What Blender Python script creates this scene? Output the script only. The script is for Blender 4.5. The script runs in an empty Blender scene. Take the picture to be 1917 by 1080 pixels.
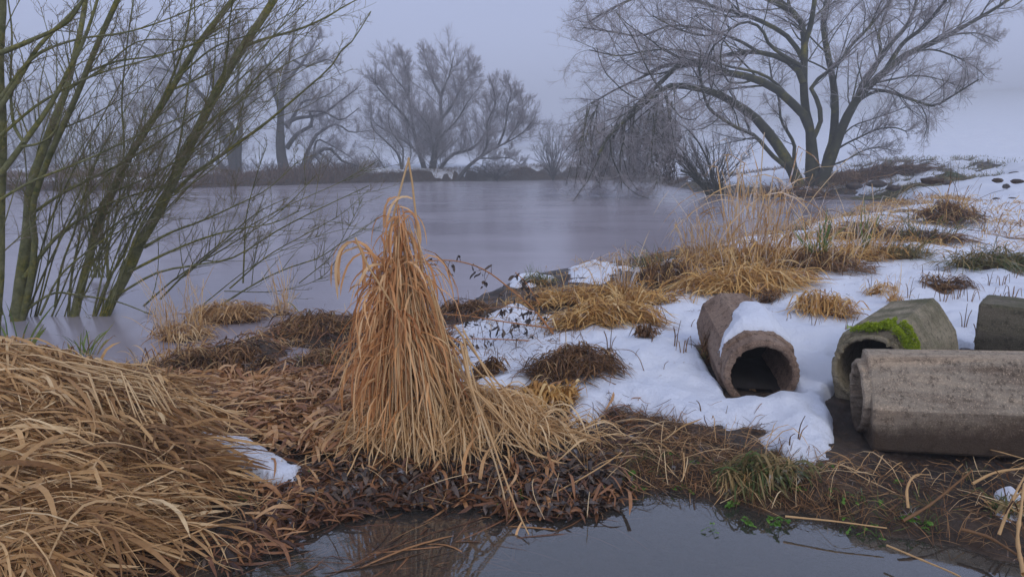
import bpy, math, numpy as np
from mathutils import Vector, Matrix

scene = bpy.context.scene
COL = scene.collection
rad = math.radians

# ---------------------------------------------------------------- camera, world, sun, exposure
CAM_Z = 1.4
F = 1278.0                      # focal length in photo pixels (photo 1917 wide)
HOR = 312.0                     # photo row of the horizon
PITCH = math.atan((540.0 - HOR) / F)
cam_data = bpy.data.cameras.new("camera")
cam_data.sensor_width = 36.0
cam_data.lens = 36.0 * F / 1917.0
cam_data.clip_start = 0.05
cam_data.clip_end = 2000.0
cam = bpy.data.objects.new("camera", cam_data)
COL.objects.link(cam)
cam.location = (0, 0, CAM_Z)
cam.rotation_euler = (rad(90) - PITCH, 0, 0)
scene.camera = cam

world = bpy.data.worlds.new("World")
scene.world = world
world.use_nodes = True
SUN_EL, SUN_AZ = rad(38), rad(-150)
wt = world.node_tree
for n in list(wt.nodes):
    wt.nodes.remove(n)
w_out = wt.nodes.new("ShaderNodeOutputWorld")
w_bg = wt.nodes.new("ShaderNodeBackground")
w_sky = wt.nodes.new("ShaderNodeTexSky")
w_sky.sky_type = 'NISHITA'
w_sky.sun_disc = False
w_sky.sun_elevation = SUN_EL
w_sky.sun_rotation = SUN_AZ
w_sky.dust_density = 4.0
w_sky.air_density = 2.0
# overcast layer: dull blue-grey, brighter towards the zenith as a cloud deck is
w_geo = wt.nodes.new("ShaderNodeNewGeometry")
w_sep = wt.nodes.new("ShaderNodeSeparateXYZ")
wt.links.new(w_geo.outputs["Incoming"], w_sep.inputs[0])
w_map = wt.nodes.new("ShaderNodeMapRange")
w_map.inputs["From Min"].default_value = 0.0
w_map.inputs["From Max"].default_value = -1.0
w_map.inputs["To Min"].default_value = 0.0
w_map.inputs["To Max"].default_value = 1.0
wt.links.new(w_sep.outputs["Z"], w_map.inputs["Value"])
w_ramp = wt.nodes.new("ShaderNodeValToRGB")
w_ramp.color_ramp.elements[0].position = 0.0
w_ramp.color_ramp.elements[0].color = (7.2, 8.2, 12.3, 1)
w_ramp.color_ramp.elements[1].position = 1.0
w_ramp.color_ramp.elements[1].color = (5.2, 5.9, 8.2, 1)
e = w_ramp.color_ramp.elements.new(0.22)
e.color = (5.2, 5.95, 9.0, 1)
e = w_ramp.color_ramp.elements.new(0.5)
e.color = (5.2, 5.9, 8.4, 1)
wt.links.new(w_map.outputs[0], w_ramp.inputs[0])
w_mix = wt.nodes.new("ShaderNodeMix")
w_mix.data_type = 'RGBA'
w_mix.inputs["Factor"].default_value = 0.93
wt.links.new(w_sky.outputs[0], w_mix.inputs["A"])
wt.links.new(w_ramp.outputs[0], w_mix.inputs["B"])
wt.links.new(w_mix.outputs["Result"], w_bg.inputs["Color"])
w_bg.inputs["Strength"].default_value = 0.1
wt.links.new(w_bg.outputs[0], w_out.inputs[0])

sun_data = bpy.data.lights.new("sun", 'SUN')
sun_data.energy = 0.9
sun_data.angle = rad(25)
sun_data.color = (1.0, 0.95, 0.88)
sun = bpy.data.objects.new("sun", sun_data)
COL.objects.link(sun)
sun.rotation_euler = (rad(90) - SUN_EL, 0, SUN_AZ + math.pi)
sun.location = (-5, -8, 12)

scene.view_settings.view_transform = 'Standard'
scene.view_settings.look = 'None'
scene.view_settings.exposure = 0.1
scene.view_settings.gamma = 1.0
scene.render.engine = 'CYCLES'
scene.cycles.max_bounces = 5
scene.cycles.diffuse_bounces = 3
scene.cycles.glossy_bounces = 3
scene.cycles.transmission_bounces = 3
scene.cycles.volume_bounces = 0
scene.cycles.transparent_max_bounces = 8
scene.cycles.use_denoising = True
scene.cycles.sample_clamp_indirect = 4.0

# ---------------------------------------------------------------- helpers
def rng(seed):
    return np.random.default_rng(seed)

CP, SP = math.cos(PITCH), math.sin(PITCH)
def ray(px, py):
    a = (np.asarray(px, float) - 958.5) / F
    b = (540.0 - np.asarray(py, float)) / F
    return np.stack([a, CP + b * SP, -SP + b * CP], -1)
def at_z(px, py, z=0.0):
    """where a photo direction meets the level z (used to read positions off the photograph)"""
    r = ray(px, py)
    t = (z - CAM_Z) / r[..., 2]
    return np.stack([r[..., 0] * t, r[..., 1] * t, np.full_like(t, z)], -1)
def at_d(px, py, d):
    r = ray(px, py)
    t = np.asarray(d, float) / r[..., 1]
    return np.stack([r[..., 0] * t, r[..., 1] * t, CAM_Z + r[..., 2] * t], -1)

def tag(o, label=None, cat=None, group=None, kind=None):
    if label: o["label"] = label
    if cat: o["category"] = cat
    if group: o["group"] = group
    if kind: o["kind"] = kind
    return o
def thing(name, loc, label, cat, group=None):
    o = bpy.data.objects.new(name, None)
    COL.objects.link(o)
    o.location = loc
    return tag(o, label, cat, group)

def mesh_obj(name, V, faces, mat, parent=None, origin=None, tint=None, smooth=True):
    """faces: list of (n,k) int arrays. V in world coordinates; origin moves the object's pivot."""
    V = np.asarray(V, float)
    org = np.zeros(3)
    if parent is not None:
        org = np.array(parent.matrix_basis.translation)
    if origin is not None:
        org = np.array(origin, float)
    V = V - org
    me = bpy.data.meshes.new(name)
    me.vertices.add(len(V))
    me.vertices.foreach_set("co", V.astype(np.float32).ravel())
    loops = np.concatenate([f.ravel() for f in faces]).astype(np.int32)
    sizes = np.concatenate([np.full(len(f), f.shape[1], np.int32) for f in faces])
    starts = np.concatenate([[0], np.cumsum(sizes)[:-1]]).astype(np.int32)
    me.loops.add(len(loops))
    me.loops.foreach_set("vertex_index", loops)
    me.polygons.add(len(sizes))
    me.polygons.foreach_set("loop_start", starts)
    me.polygons.foreach_set("loop_total", sizes)
    me.polygons.foreach_set("use_smooth", np.full(len(sizes), bool(smooth)))
    if tint is not None:
        a = me.attributes.new("tint", 'FLOAT', 'POINT')
        a.data.foreach_set("value", np.asarray(tint, np.float32))
    me.update(calc_edges=True)
    me.materials.append(mat)
    o = bpy.data.objects.new(name, me)
    COL.objects.link(o)
    if parent is not None:
        o.parent = parent
        if origin is not None:
            o.location = Vector(origin) - parent.location
    elif origin is not None:
        o.location = origin
    return o

def join(*parts):
    """join (V, faces, tint) triples"""
    Vs, Fs, Ts, off = [], [], [], 0
    for V, fs, t in parts:
        Vs.append(V)
        Fs += [f + off for f in fs]
        Ts.append(t)
        off += len(V)
    return np.concatenate(Vs), Fs, np.concatenate(Ts)

def norm(a):
    return a / np.maximum(np.linalg.norm(a, axis=-1, keepdims=True), 1e-9)

def tubes(P, R, sides=3, tint=None, seed=0):
    """P (N,S,3) polylines, R (N,S) radii -> open tapered tubes"""
    N, S, _ = P.shape
    T = np.gradient(P, axis=1)
    T = norm(T)
    m = norm(P[:, -1] - P[:, 0])
    ref = np.zeros((N, 3))
    ref[np.arange(N), np.argmin(np.abs(m), axis=1)] = 1
    U = norm(np.cross(T, ref[:, None, :]))
    W = np.cross(T, U)
    a = np.arange(sides) * 2 * math.pi / sides
    ring = U[:, :, None, :] * np.cos(a)[None, None, :, None] + W[:, :, None, :] * np.sin(a)[None, None, :, None]
    V = P[:, :, None, :] + ring * R[:, :, None, None]
    V = V.reshape(-1, 3)
    n = np.arange(N)[:, None, None] * S * sides
    s = np.arange(S - 1)[None, :, None] * sides
    k = np.arange(sides)[None, None, :]
    k2 = (k + 1) % sides
    Q = np.stack([n + s + k, n + s + k2, n + s + sides + k2, n + s + sides + k], -1).reshape(-1, 4)
    if tint is None:
        tint = rng(seed).random(N)
    return V, [Q], np.repeat(tint, S * sides)

def catmull(pts, n):
    pts = np.asarray(pts, float)
    p = np.vstack([2 * pts[0] - pts[1], pts, 2 * pts[-1] - pts[-2]])
    seg = np.linalg.norm(np.diff(pts, axis=0), axis=1)
    cum = np.concatenate([[0], np.cumsum(seg)])
    t = np.linspace(0, cum[-1], n)
    i = np.clip(np.searchsorted(cum, t, side='right') - 1, 0, len(pts) - 2)
    u = ((t - cum[i]) / np.maximum(seg[i], 1e-9))[:, None]
    p0, p1, p2, p3 = p[i], p[i + 1], p[i + 2], p[i + 3]
    return 0.5 * (2 * p1 + (p2 - p0) * u + (2 * p0 - 5 * p1 + 4 * p2 - p3) * u**2 + (3 * p1 - p0 - 3 * p2 + p3) * u**3)

def hash2(i, j, s):
    n = (i * 374761393 + j * 668265263 + s * 974634777) & 0xffffffff
    n = ((n ^ (n >> 13)) * 1274126177) & 0xffffffff
    return ((n ^ (n >> 16)) & 0xffff) / 65535.0
def vnoise(x, y, s=0):
    x = np.asarray(x, float); y = np.asarray(y, float)
    i = np.floor(x).astype(np.int64); j = np.floor(y).astype(np.int64)
    u = x - i; v = y - j
    u = u * u * (3 - 2 * u); v = v * v * (3 - 2 * v)
    return (hash2(i, j, s) * (1 - u) + hash2(i + 1, j, s) * u) * (1 - v) + (hash2(i, j + 1, s) * (1 - u) + hash2(i + 1, j + 1, s) * u) * v
def fbm(x, y, f=1.0, o=4, s=0):
    r = 0; a = 0.5
    for k in range(o):
        r = r + a * (vnoise(x * f, y * f, s + k * 17) * 2 - 1)
        f *= 2.07; a *= 0.5
    return r
def sstep(a, b, x):
    t = np.clip((x - a) / (b - a), 0, 1)
    return t * t * (3 - 2 * t)

def sdist(poly, x, y):
    """signed distance, positive inside"""
    P = np.asarray(poly, float)[:, :2]
    x = np.asarray(x, float); y = np.asarray(y, float)
    sh = x.shape
    x = x.ravel(); y = y.ravel()
    d2 = np.full(x.shape, 1e18)
    ins = np.zeros(x.shape, bool)
    for i in range(len(P)):
        a, b = P[i], P[(i + 1) % len(P)]
        e = b - a
        L = max(e @ e, 1e-12)
        t = np.clip(((x - a[0]) * e[0] + (y - a[1]) * e[1]) / L, 0, 1)
        dx = x - (a[0] + t * e[0]); dy = y - (a[1] + t * e[1])
        d2 = np.minimum(d2, dx * dx + dy * dy)
        c = ((a[1] > y) != (b[1] > y))
        with np.errstate(divide='ignore', invalid='ignore'):
            xi = (b[0] - a[0]) * (y - a[1]) / (b[1] - a[1]) + a[0]
        ins ^= c & (x < xi)
    d = np.sqrt(d2)
    return np.where(ins, d, -d).reshape(sh)

# ---------------------------------------------------------------- materials
def new_mat(name):
    m = bpy.data.materials.new(name)
    m.use_nodes = True
    nt = m.node_tree
    b = nt.nodes["Principled BSDF"]
    return m, nt, b
def node(nt, t, **kw):
    n = nt.nodes.new(t)
    for k, v in kw.items():
        if hasattr(n, k):
            setattr(n, k, v)
        else:
            n.inputs[k.replace("_", " ")].default_value = v
    return n
def ramp(nt, fac, stops):
    r = nt.nodes.new("ShaderNodeValToRGB")
    el = r.color_ramp.elements
    while len(el) < len(stops):
        el.new(0.5)
    for e_, (p, c) in zip(el, stops):
        e_.position = p
        e_.color = (*c, 1) if len(c) == 3 else c
    nt.links.new(fac, r.inputs[0])
    return r.outputs[0]
def mixc(nt, fac, a, b):
    m = nt.nodes.new("ShaderNodeMix")
    m.data_type = 'RGBA'
    for s, v in ((m.inputs["Factor"], fac), (m.inputs["A"], a), (m.inputs["B"], b)):
        if isinstance(v, (float, int)): s.default_value = v
        elif isinstance(v, tuple): s.default_value = (*v, 1)
        else: nt.links.new(v, s)
    return m.outputs["Result"]
def noise(nt, scale, detail=4, rough=0.55, vec=None, dist=0.0):
    n = nt.nodes.new("ShaderNodeTexNoise")
    n.inputs["Scale"].default_value = scale
    n.inputs["Detail"].default_value = detail
    n.inputs["Roughness"].default_value = rough
    n.inputs["Distortion"].default_value = dist
    if vec is not None: nt.links.new(vec, n.inputs["Vector"])
    return n.outputs["Fac"]
def coords(nt, kind="Object", scale=None):
    c = nt.nodes.new("ShaderNodeTexCoord").outputs[kind]
    if scale:
        m = nt.nodes.new("ShaderNodeMapping")
        m.inputs["Scale"].default_value = scale
        nt.links.new(c, m.inputs[0])
        c = m.outputs[0]
    return c
def bump(nt, b, h, strength, dist=0.02, prev=None):
    n = nt.nodes.new("ShaderNodeBump")
    n.inputs["Strength"].default_value = strength
    n.inputs["Distance"].default_value = dist
    nt.links.new(h, n.inputs["Height"])
    if prev is not None: nt.links.new(prev, n.inputs["Normal"])
    nt.links.new(n.outputs[0], b.inputs["Normal"])
    return n.outputs[0]
def geom_pos(nt):
    return nt.nodes.new("ShaderNodeNewGeometry").outputs["Position"]
def normal_z(nt):
    g = nt.nodes.new("ShaderNodeNewGeometry")
    s = nt.nodes.new("ShaderNodeSeparateXYZ")
    nt.links.new(g.outputs["Normal"], s.inputs[0])
    return s.outputs["Z"]
def math_n(nt, op, a, b=None, clamp=False):
    n = nt.nodes.new("ShaderNodeMath")
    n.operation = op
    n.use_clamp = clamp
    for s, v in ((n.inputs[0], a), (n.inputs[1], b)):
        if v is None: continue
        if isinstance(v, (float, int)): s.default_value = v
        else: nt.links.new(v, s)
    return n.outputs[0]
def tint_attr(nt):
    a = nt.nodes.new("ShaderNodeAttribute")
    a.attribute_name = "tint"
    return a.outputs["Fac"]

def blade_mat(name, stops, rough=0.6, frost=0.0, trans=0.25):
    """dry or green blades: each blade its own shade, streaks along it, a little light passing through"""
    m, nt, b = new_mat(name)
    t = tint_attr(nt)
    pos = coords(nt)
    n = noise(nt, 60, 3, 0.6, pos)
    f = math_n(nt, 'ADD', math_n(nt, 'MULTIPLY', t, 0.8), math_n(nt, 'MULTIPLY', n, 0.25))
    c = ramp(nt, f, stops)
    if frost > 0:
        g = node(nt, "ShaderNodeMapRange")
        nt.links.new(noise(nt, 9, 4, 0.7, pos), g.inputs["Value"])
        g.inputs["From Min"].default_value = 0.62 - frost * 0.25
        g.inputs["From Max"].default_value = 0.80 - frost * 0.25
        fm = math_n(nt, 'MULTIPLY', g.outputs[0], 0.85)
        c = mixc(nt, fm, c, (0.62, 0.63, 0.68))
    nt.links.new(c, b.inputs["Base Color"])
    b.inputs["Roughness"].default_value = rough
    b.inputs["Specular IOR Level"].default_value = 0.35
    if trans > 0:
        tr = nt.nodes.new("ShaderNodeBsdfTranslucent")
        nt.links.new(c, tr.inputs[0])
        ms = nt.nodes.new("ShaderNodeMixShader")
        ms.inputs[0].default_value = trans
        out = nt.nodes["Material Output"]
        nt.links.new(b.outputs[0], ms.inputs[1])
        nt.links.new(tr.outputs[0], ms.inputs[2])
        nt.links.new(ms.outputs[0], out.inputs[0])
    return m

M = {}
M['straw'] = blade_mat("straw", [(0.0, (0.05, 0.025, 0.010)), (0.22, (0.30, 0.15, 0.055)), (0.6, (0.62, 0.385, 0.17)), (0.95, (0.80, 0.60, 0.34))])
M['rust'] = blade_mat("rust_leaves", [(0.0, (0.16, 0.06, 0.022)), (0.35, (0.46, 0.19, 0.065)), (0.65, (0.70, 0.37, 0.15)), (1.0, (0.82, 0.60, 0.33))])
M['gold'] = blade_mat("gold_grass", [(0.0, (0.15, 0.07, 0.02)), (0.3, (0.43, 0.21, 0.055)), (0.65, (0.72, 0.44, 0.14)), (1.0, (0.82, 0.64, 0.34))], frost=0.12)
M['frosty'] = blade_mat("frosted_grass", [(0.0, (0.30, 0.15, 0.045)), (0.4, (0.66, 0.38, 0.13)), (1.0, (0.80, 0.62, 0.36))], frost=0.6)
M['brown'] = blade_mat("brown_grass", [(0.0, (0.02, 0.011, 0.007)), (0.4, (0.13, 0.062, 0.026)), (0.8, (0.32, 0.17, 0.07)), (1.0, (0.36, 0.25, 0.12))], frost=0.05)
M['litter'] = blade_mat("leaf_litter", [(0.0, (0.02, 0.012, 0.01)), (0.35, (0.10, 0.042, 0.022)), (0.6, (0.27, 0.12, 0.05)), (0.85, (0.46, 0.24, 0.10)), (1.0, (0.58, 0.38, 0.2))], rough=0.42, trans=0.1)
M['dark_leaf'] = blade_mat("dark_leaf", [(0.0, (0.015, 0.012, 0.011)), (0.5, (0.055, 0.038, 0.03)), (1.0, (0.16, 0.115, 0.085))], rough=0.35, frost=0.1, trans=0.0)
M['green'] = blade_mat("green_blades", [(0.0, (0.045, 0.09, 0.018)), (0.4, (0.10, 0.17, 0.03)), (0.8, (0.22, 0.27, 0.07)), (1.0, (0.42, 0.35, 0.14))], frost=0.08)
M['grass'] = blade_mat("mixed_grass", [(0.0, (0.05, 0.07, 0.02)), (0.3, (0.09, 0.13, 0.03)), (0.55, (0.17, 0.13, 0.05)), (1.0, (0.42, 0.29, 0.12))], frost=0.1)
M['cress'] = blade_mat("cress", [(0.0, (0.06, 0.16, 0.015)), (1.0, (0.17, 0.33, 0.04))], rough=0.4, trans=0.3)
M['moss'] = blade_mat("moss", [(0.0, (0.07, 0.10, 0.006)), (0.5, (0.22, 0.30, 0.012)), (1.0, (0.46, 0.54, 0.03))], rough=0.9, trans=0.2)
M['frost'] = blade_mat("frost_crystals", [(0.0, (0.5, 0.52, 0.56)), (1.0, (0.75, 0.77, 0.82))], rough=0.6, trans=0.2)

def snow_mat():
    m, nt, b = new_mat("snow")
    pos = geom_pos(nt)
    c = ramp(nt, noise(nt, 1.7, 5, 0.6, pos), [(0.3, (0.74, 0.78, 0.88)), (0.7, (0.82, 0.85, 0.92))])
    fine = noise(nt, 42, 5, 0.75, pos)
    sp = ramp(nt, noise(nt, 15, 4, 0.7, pos), [(0.70, (1, 1, 1)), (0.80, (0.62, 0.56, 0.5))])
    mm = nt.nodes.new("ShaderNodeMix"); mm.data_type = 'RGBA'; mm.blend_type = 'MULTIPLY'
    mm.inputs["Factor"].default_value = 0.35
    nt.links.new(c, mm.inputs["A"]); nt.links.new(sp, mm.inputs["B"])
    nt.links.new(mm.outputs["Result"], b.inputs["Base Color"])
    b.inputs["Roughness"].default_value = 0.65
    b.inputs["Specular IOR Level"].default_value = 0.25
    p = bump(nt, b, fine, 0.9, 0.02)
    bump(nt, b, noise(nt, 160, 3, 0.7, pos), 0.5, 0.004, p)
    return m
M['snow'] = snow_mat()

def mud_mat():
    m, nt, b = new_mat("mud")
    pos = geom_pos(nt)
    big = noise(nt, 1.2, 5, 0.6, pos)
    mid = noise(nt, 9, 6, 0.65, pos)
    c1 = ramp(nt, mid, [(0.25, (0.008, 0.006, 0.005)), (0.5, (0.03, 0.018, 0.012)), (0.72, (0.085, 0.05, 0.032))])
    c2 = ramp(nt, mid, [(0.3, (0.02, 0.014, 0.008)), (0.55, (0.07, 0.042, 0.022)), (0.75, (0.15, 0.095, 0.05))])
    c = mixc(nt, ramp(nt, big, [(0.42, (0, 0, 0)), (0.6, (1, 1, 1))]), c1, c2)
    nt.links.new(c, b.inputs["Base Color"])
    r = ramp(nt, noise(nt, 4, 4, 0.5, pos), [(0.35, (0.28,) * 3), (0.6, (0.75,) * 3)])
    nt.links.new(r, b.inputs["Roughness"])
    p = bump(nt, b, mid, 0.9, 0.04)
    bump(nt, b, noise(nt, 55, 5, 0.7, pos), 0.8, 0.012, p)
    return m
M['mud'] = mud_mat()

def ice_mat():
    m, nt, b = new_mat("pond_ice")
    pos = geom_pos(nt)
    mp = nt.nodes.new("ShaderNodeMapping")
    mp.inputs["Scale"].default_value = (0.5, 1.0, 1.0)
    nt.links.new(pos, mp.inputs[0])
    n1 = noise(nt, 0.35, 5, 0.6, mp.outputs[0], 0.4)
    n2 = noise(nt, 5.5, 6, 0.7, mp.outputs[0], 0.6)
    c = ramp(nt, n1, [(0.3, (0.28, 0.25, 0.285)), (0.7, (0.36, 0.33, 0.365))])
    fl = ramp(nt, n2, [(0.64, (0, 0, 0)), (0.80, (0.25, 0.25, 0.25))])
    c = mixc(nt, fl, c, (0.30, 0.29, 0.34))
    nt.links.new(c, b.inputs["Base Color"])
    r = ramp(nt, n1, [(0.3, (0.14,) * 3), (0.7, (0.24,) * 3)])
    nt.links.new(r, b.inputs["Roughness"])
    b.inputs["IOR"].default_value = 1.31
    b.inputs["Specular IOR Level"].default_value = 0.5
    bump(nt, b, noise(nt, 6, 4, 0.6, mp.outputs[0]), 0.08, 0.01)
    return m
M['ice'] = ice_mat()

def water_mat():
    """still, slightly silty water: clear Fresnel mirror over a bed one can half see"""
    m, nt, b = new_mat("still_water")
    pos = geom_pos(nt)
    b.inputs["Base Color"].default_value = (0.13, 0.125, 0.11, 1)
    b.inputs["Roughness"].default_value = 0.6
    b.inputs["Specular IOR Level"].default_value = 0.0
    tr = nt.nodes.new("ShaderNodeBsdfTransparent")
    tr.inputs[0].default_value = (0.72, 0.62, 0.50, 1)
    gl = nt.nodes.new("ShaderNodeBsdfGlossy")
    gl.inputs["Roughness"].default_value = 0.02
    gl.inputs["Color"].default_value = (0.95, 0.97, 1, 1)
    bp = nt.nodes.new("ShaderNodeBump")
    bp.inputs["Strength"].default_value = 0.05
    bp.inputs["Distance"].default_value = 0.006
    mp = nt.nodes.new("ShaderNodeMapping")
    mp.inputs["Scale"].default_value = (1.0, 2.2, 1.0)
    nt.links.new(pos, mp.inputs[0])
    nt.links.new(noise(nt, 7, 4, 0.6, mp.outputs[0]), bp.inputs["Height"])
    nt.links.new(bp.outputs[0], gl.inputs["Normal"])
    m1 = nt.nodes.new("ShaderNodeMixShader")
    m1.inputs[0].default_value = 0.72
    nt.links.new(b.outputs[0], m1.inputs[1]); nt.links.new(tr.outputs[0], m1.inputs[2])
    fr = nt.nodes.new("ShaderNodeFresnel")
    fr.inputs["IOR"].default_value = 1.5
    m2 = nt.nodes.new("ShaderNodeMixShader")
    nt.links.new(math_n(nt, 'MULTIPLY', fr.outputs[0], 2.05, True), m2.inputs[0])
    nt.links.new(m1.outputs[0], m2.inputs[1]); nt.links.new(gl.outputs[0], m2.inputs[2])
    nt.links.new(m2.outputs[0], nt.nodes["Material Output"].inputs[0])
    return m
M['water'] = water_mat()

def bark_mat(name, dark, light, moss=0.5, frost=0.0, scale=8.0):
    m, nt, b = new_mat(name)
    pos = coords(nt)
    n = noise(nt, scale, 6, 0.7, pos)
    c = ramp(nt, n, [(0.3, dark), (0.7, light)])
    if moss > 0:
        mo = ramp(nt, noise(nt, scale * 0.35, 4, 0.6, pos), [(0.62 - moss * 0.25, (0, 0, 0)), (0.82 - moss * 0.25, (0.85,) * 3)])
        mc = ramp(nt, noise(nt, scale * 2, 3, 0.6, pos), [(0.4, (0.08, 0.10, 0.014)), (0.60, (0.27, 0.22, 0.025))])
        c = mixc(nt, mo, c, mc)
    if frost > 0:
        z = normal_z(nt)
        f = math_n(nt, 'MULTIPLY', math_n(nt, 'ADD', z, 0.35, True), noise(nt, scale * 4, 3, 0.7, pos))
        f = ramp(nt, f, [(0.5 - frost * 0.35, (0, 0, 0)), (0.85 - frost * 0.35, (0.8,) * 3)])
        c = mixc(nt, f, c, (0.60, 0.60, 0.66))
    nt.links.new(c, b.inputs["Base Color"])
    b.inputs["Roughness"].default_value = 0.85
    b.inputs["Specular IOR Level"].default_value = 0.2
    bump(nt, b, noise(nt, scale * 5, 5, 0.7, pos), 0.7, 0.02)
    return m
M['bark_near'] = bark_mat("bark_near", (0.075, 0.08, 0.03), (0.24, 0.235, 0.11), 0.6, 0.06, 14)
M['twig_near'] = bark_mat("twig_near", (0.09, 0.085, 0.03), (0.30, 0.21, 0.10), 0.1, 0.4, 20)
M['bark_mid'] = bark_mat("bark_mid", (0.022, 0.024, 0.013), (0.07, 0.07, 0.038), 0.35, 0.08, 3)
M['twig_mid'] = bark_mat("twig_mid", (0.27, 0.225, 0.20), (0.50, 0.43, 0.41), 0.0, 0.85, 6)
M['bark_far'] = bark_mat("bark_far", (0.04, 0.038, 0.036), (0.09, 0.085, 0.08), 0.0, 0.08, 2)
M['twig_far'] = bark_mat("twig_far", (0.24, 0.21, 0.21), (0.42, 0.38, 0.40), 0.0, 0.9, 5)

def concrete_mat(name, a, b_, c_, wet=0.22, green=0.0):
    m, nt, b = new_mat(name)
    oc = coords(nt)
    st = nt.nodes.new("ShaderNodeMapping"); st.inputs["Scale"].default_value = (1, 0.16, 1); nt.links.new(oc, st.inputs[0])
    n1 = noise(nt, 3.2, 7, 0.68, st.outputs[0], 0.6)
    n2 = noise(nt, 26, 8, 0.85, oc)
    n3 = noise(nt, 120, 4, 0.85, oc)
    col = ramp(nt, n1, [(0.34, a), (0.45, b_), (0.55, c_), (0.64, a)])
    col = mixc(nt, math_n(nt, 'MULTIPLY', ramp(nt, n2, [(0.50, (0, 0, 0)), (0.62, (1, 1, 1))]), 0.8), col, tuple(v * 0.3 for v in a))
    col = mixc(nt, math_n(nt, 'MULTIPLY', ramp(nt, n3, [(0.54, (0, 0, 0)), (0.64, (1, 1, 1))]), 0.55), col, tuple(min(1, v * 1.9) for v in c_))
    sep = nt.nodes.new("ShaderNodeSeparateXYZ"); nt.links.new(oc, sep.inputs[0])
    h = math_n(nt, 'ADD', sep.outputs["Z"], math_n(nt, 'MULTIPLY', noise(nt, 5, 5, 0.7, oc), -0.20))
    damp = ramp(nt, math_n(nt, 'ADD', h, 0.1), [(wet - 0.2, (1, 1, 1)), (wet - 0.12, (0, 0, 0))])
    col = mixc(nt, math_n(nt, 'MULTIPLY', damp, 0.85), col, (0.028, 0.018, 0.012))
    if wet > 0.25:   # brown dirt stain below the long edge, also painting shade onto the lower wall
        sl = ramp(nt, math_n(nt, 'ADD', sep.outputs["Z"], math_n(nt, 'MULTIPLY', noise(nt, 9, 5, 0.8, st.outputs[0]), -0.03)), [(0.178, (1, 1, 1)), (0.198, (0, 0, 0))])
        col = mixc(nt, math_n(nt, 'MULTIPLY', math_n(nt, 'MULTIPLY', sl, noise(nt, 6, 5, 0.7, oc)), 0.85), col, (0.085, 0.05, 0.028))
    if green > 0:
        g = ramp(nt, noise(nt, 4.5, 5, 0.65, oc), [(0.5 - green * 0.15, (0, 0, 0)), (0.62, (0.75,) * 3)])
        gz = math_n(nt, 'MULTIPLY', g, math_n(nt, 'ADD', normal_z(nt), 0.15, True))
        col = mixc(nt, gz, col, (0.07, 0.075, 0.022))
    nt.links.new(col, b.inputs["Base Color"])
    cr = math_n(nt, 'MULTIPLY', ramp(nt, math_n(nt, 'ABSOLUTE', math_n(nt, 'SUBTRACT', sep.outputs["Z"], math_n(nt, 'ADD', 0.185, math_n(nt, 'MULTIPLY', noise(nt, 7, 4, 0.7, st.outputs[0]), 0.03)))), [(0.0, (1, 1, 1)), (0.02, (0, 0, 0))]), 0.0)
    b.inputs["Roughness"].default_value = 0.82
    b.inputs["Specular IOR Level"].default_value = 0.3
    p = bump(nt, b, n2, 0.9, 0.015)
    bump(nt, b, n3, 0.7, 0.004, p)
    return m
M['conc_round'] = concrete_mat("concrete_brown", (0.13, 0.08, 0.053), (0.25, 0.165, 0.115), (0.33, 0.235, 0.17), 0.20)
M['conc_moss'] = concrete_mat("concrete_olive", (0.16, 0.135, 0.08), (0.28, 0.235, 0.15), (0.38, 0.32, 0.22), 0.20, 0.45)
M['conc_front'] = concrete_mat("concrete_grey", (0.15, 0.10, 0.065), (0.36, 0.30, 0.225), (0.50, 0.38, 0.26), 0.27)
M['conc_dark'] = concrete_mat("concrete_dark", (0.08, 0.07, 0.042), (0.14, 0.12, 0.08), (0.2, 0.17, 0.12), 0.19, 0.6)
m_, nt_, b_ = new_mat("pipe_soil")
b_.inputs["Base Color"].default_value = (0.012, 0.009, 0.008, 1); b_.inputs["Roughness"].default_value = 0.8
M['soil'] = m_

# ---------------------------------------------------------------- shape of the land
def W0(pts, z=0.0):
    p = np.array(pts, float)
    return at_z(p[:, 0], p[:, 1], z)[:, :2]
pond_poly = W0([(-3500, 356), (-1200, 356), (0, 358), (230, 357), (400, 351), (560, 346), (700, 342), (800, 340), (1000, 337), (1150, 337), (1210, 341),
                (1255, 349), (1300, 360), (1360, 367), (1420, 368), (1480, 366), (1540, 364), (1593, 365), (1655, 376), (1700, 386), (1745, 393),
                (1750, 400), (1690, 412), (1600, 424), (1480, 437), (1380, 452), (1300, 468), (1240, 478), (1180, 489), (1130, 498), (1070, 506), (980, 522),
                (930, 543), (880, 568), (850, 590), (800, 600), (720, 604), (640, 604), (560, 612), (500, 625), (460, 640), (420, 652), (360, 664),
                (300, 690), (220, 715), (130, 730), (60, 738), (-60, 742), (-500, 760), (-1500, 760), (-3500, 700)])
puddle_poly = W0([(-400, 1500), (380, 1092), (520, 1030), (590, 985), (680, 958), (740, 948), (830, 940), (900, 950), (960, 965), (1050, 958), (1140, 945), (1190, 928), (1250, 920), (1320, 928),
                  (1380, 940), (1440, 956), (1500, 962), (1560, 975), (1640, 995), (1700, 1004), (1790, 1022), (1860, 1042), (1960, 1062), (2300, 1120), (2700, 1400), (1900, 3200), (0, 3200)])
marsh_poly = [W0(p) for p in ([(540, 648), (600, 655), (640, 650), (600, 668), (545, 690), (480, 708), (500, 680)],
                              [(350, 712), (400, 700), (430, 712), (380, 730)], [(440, 735), (500, 722), (520, 735), (470, 745)])]
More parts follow.
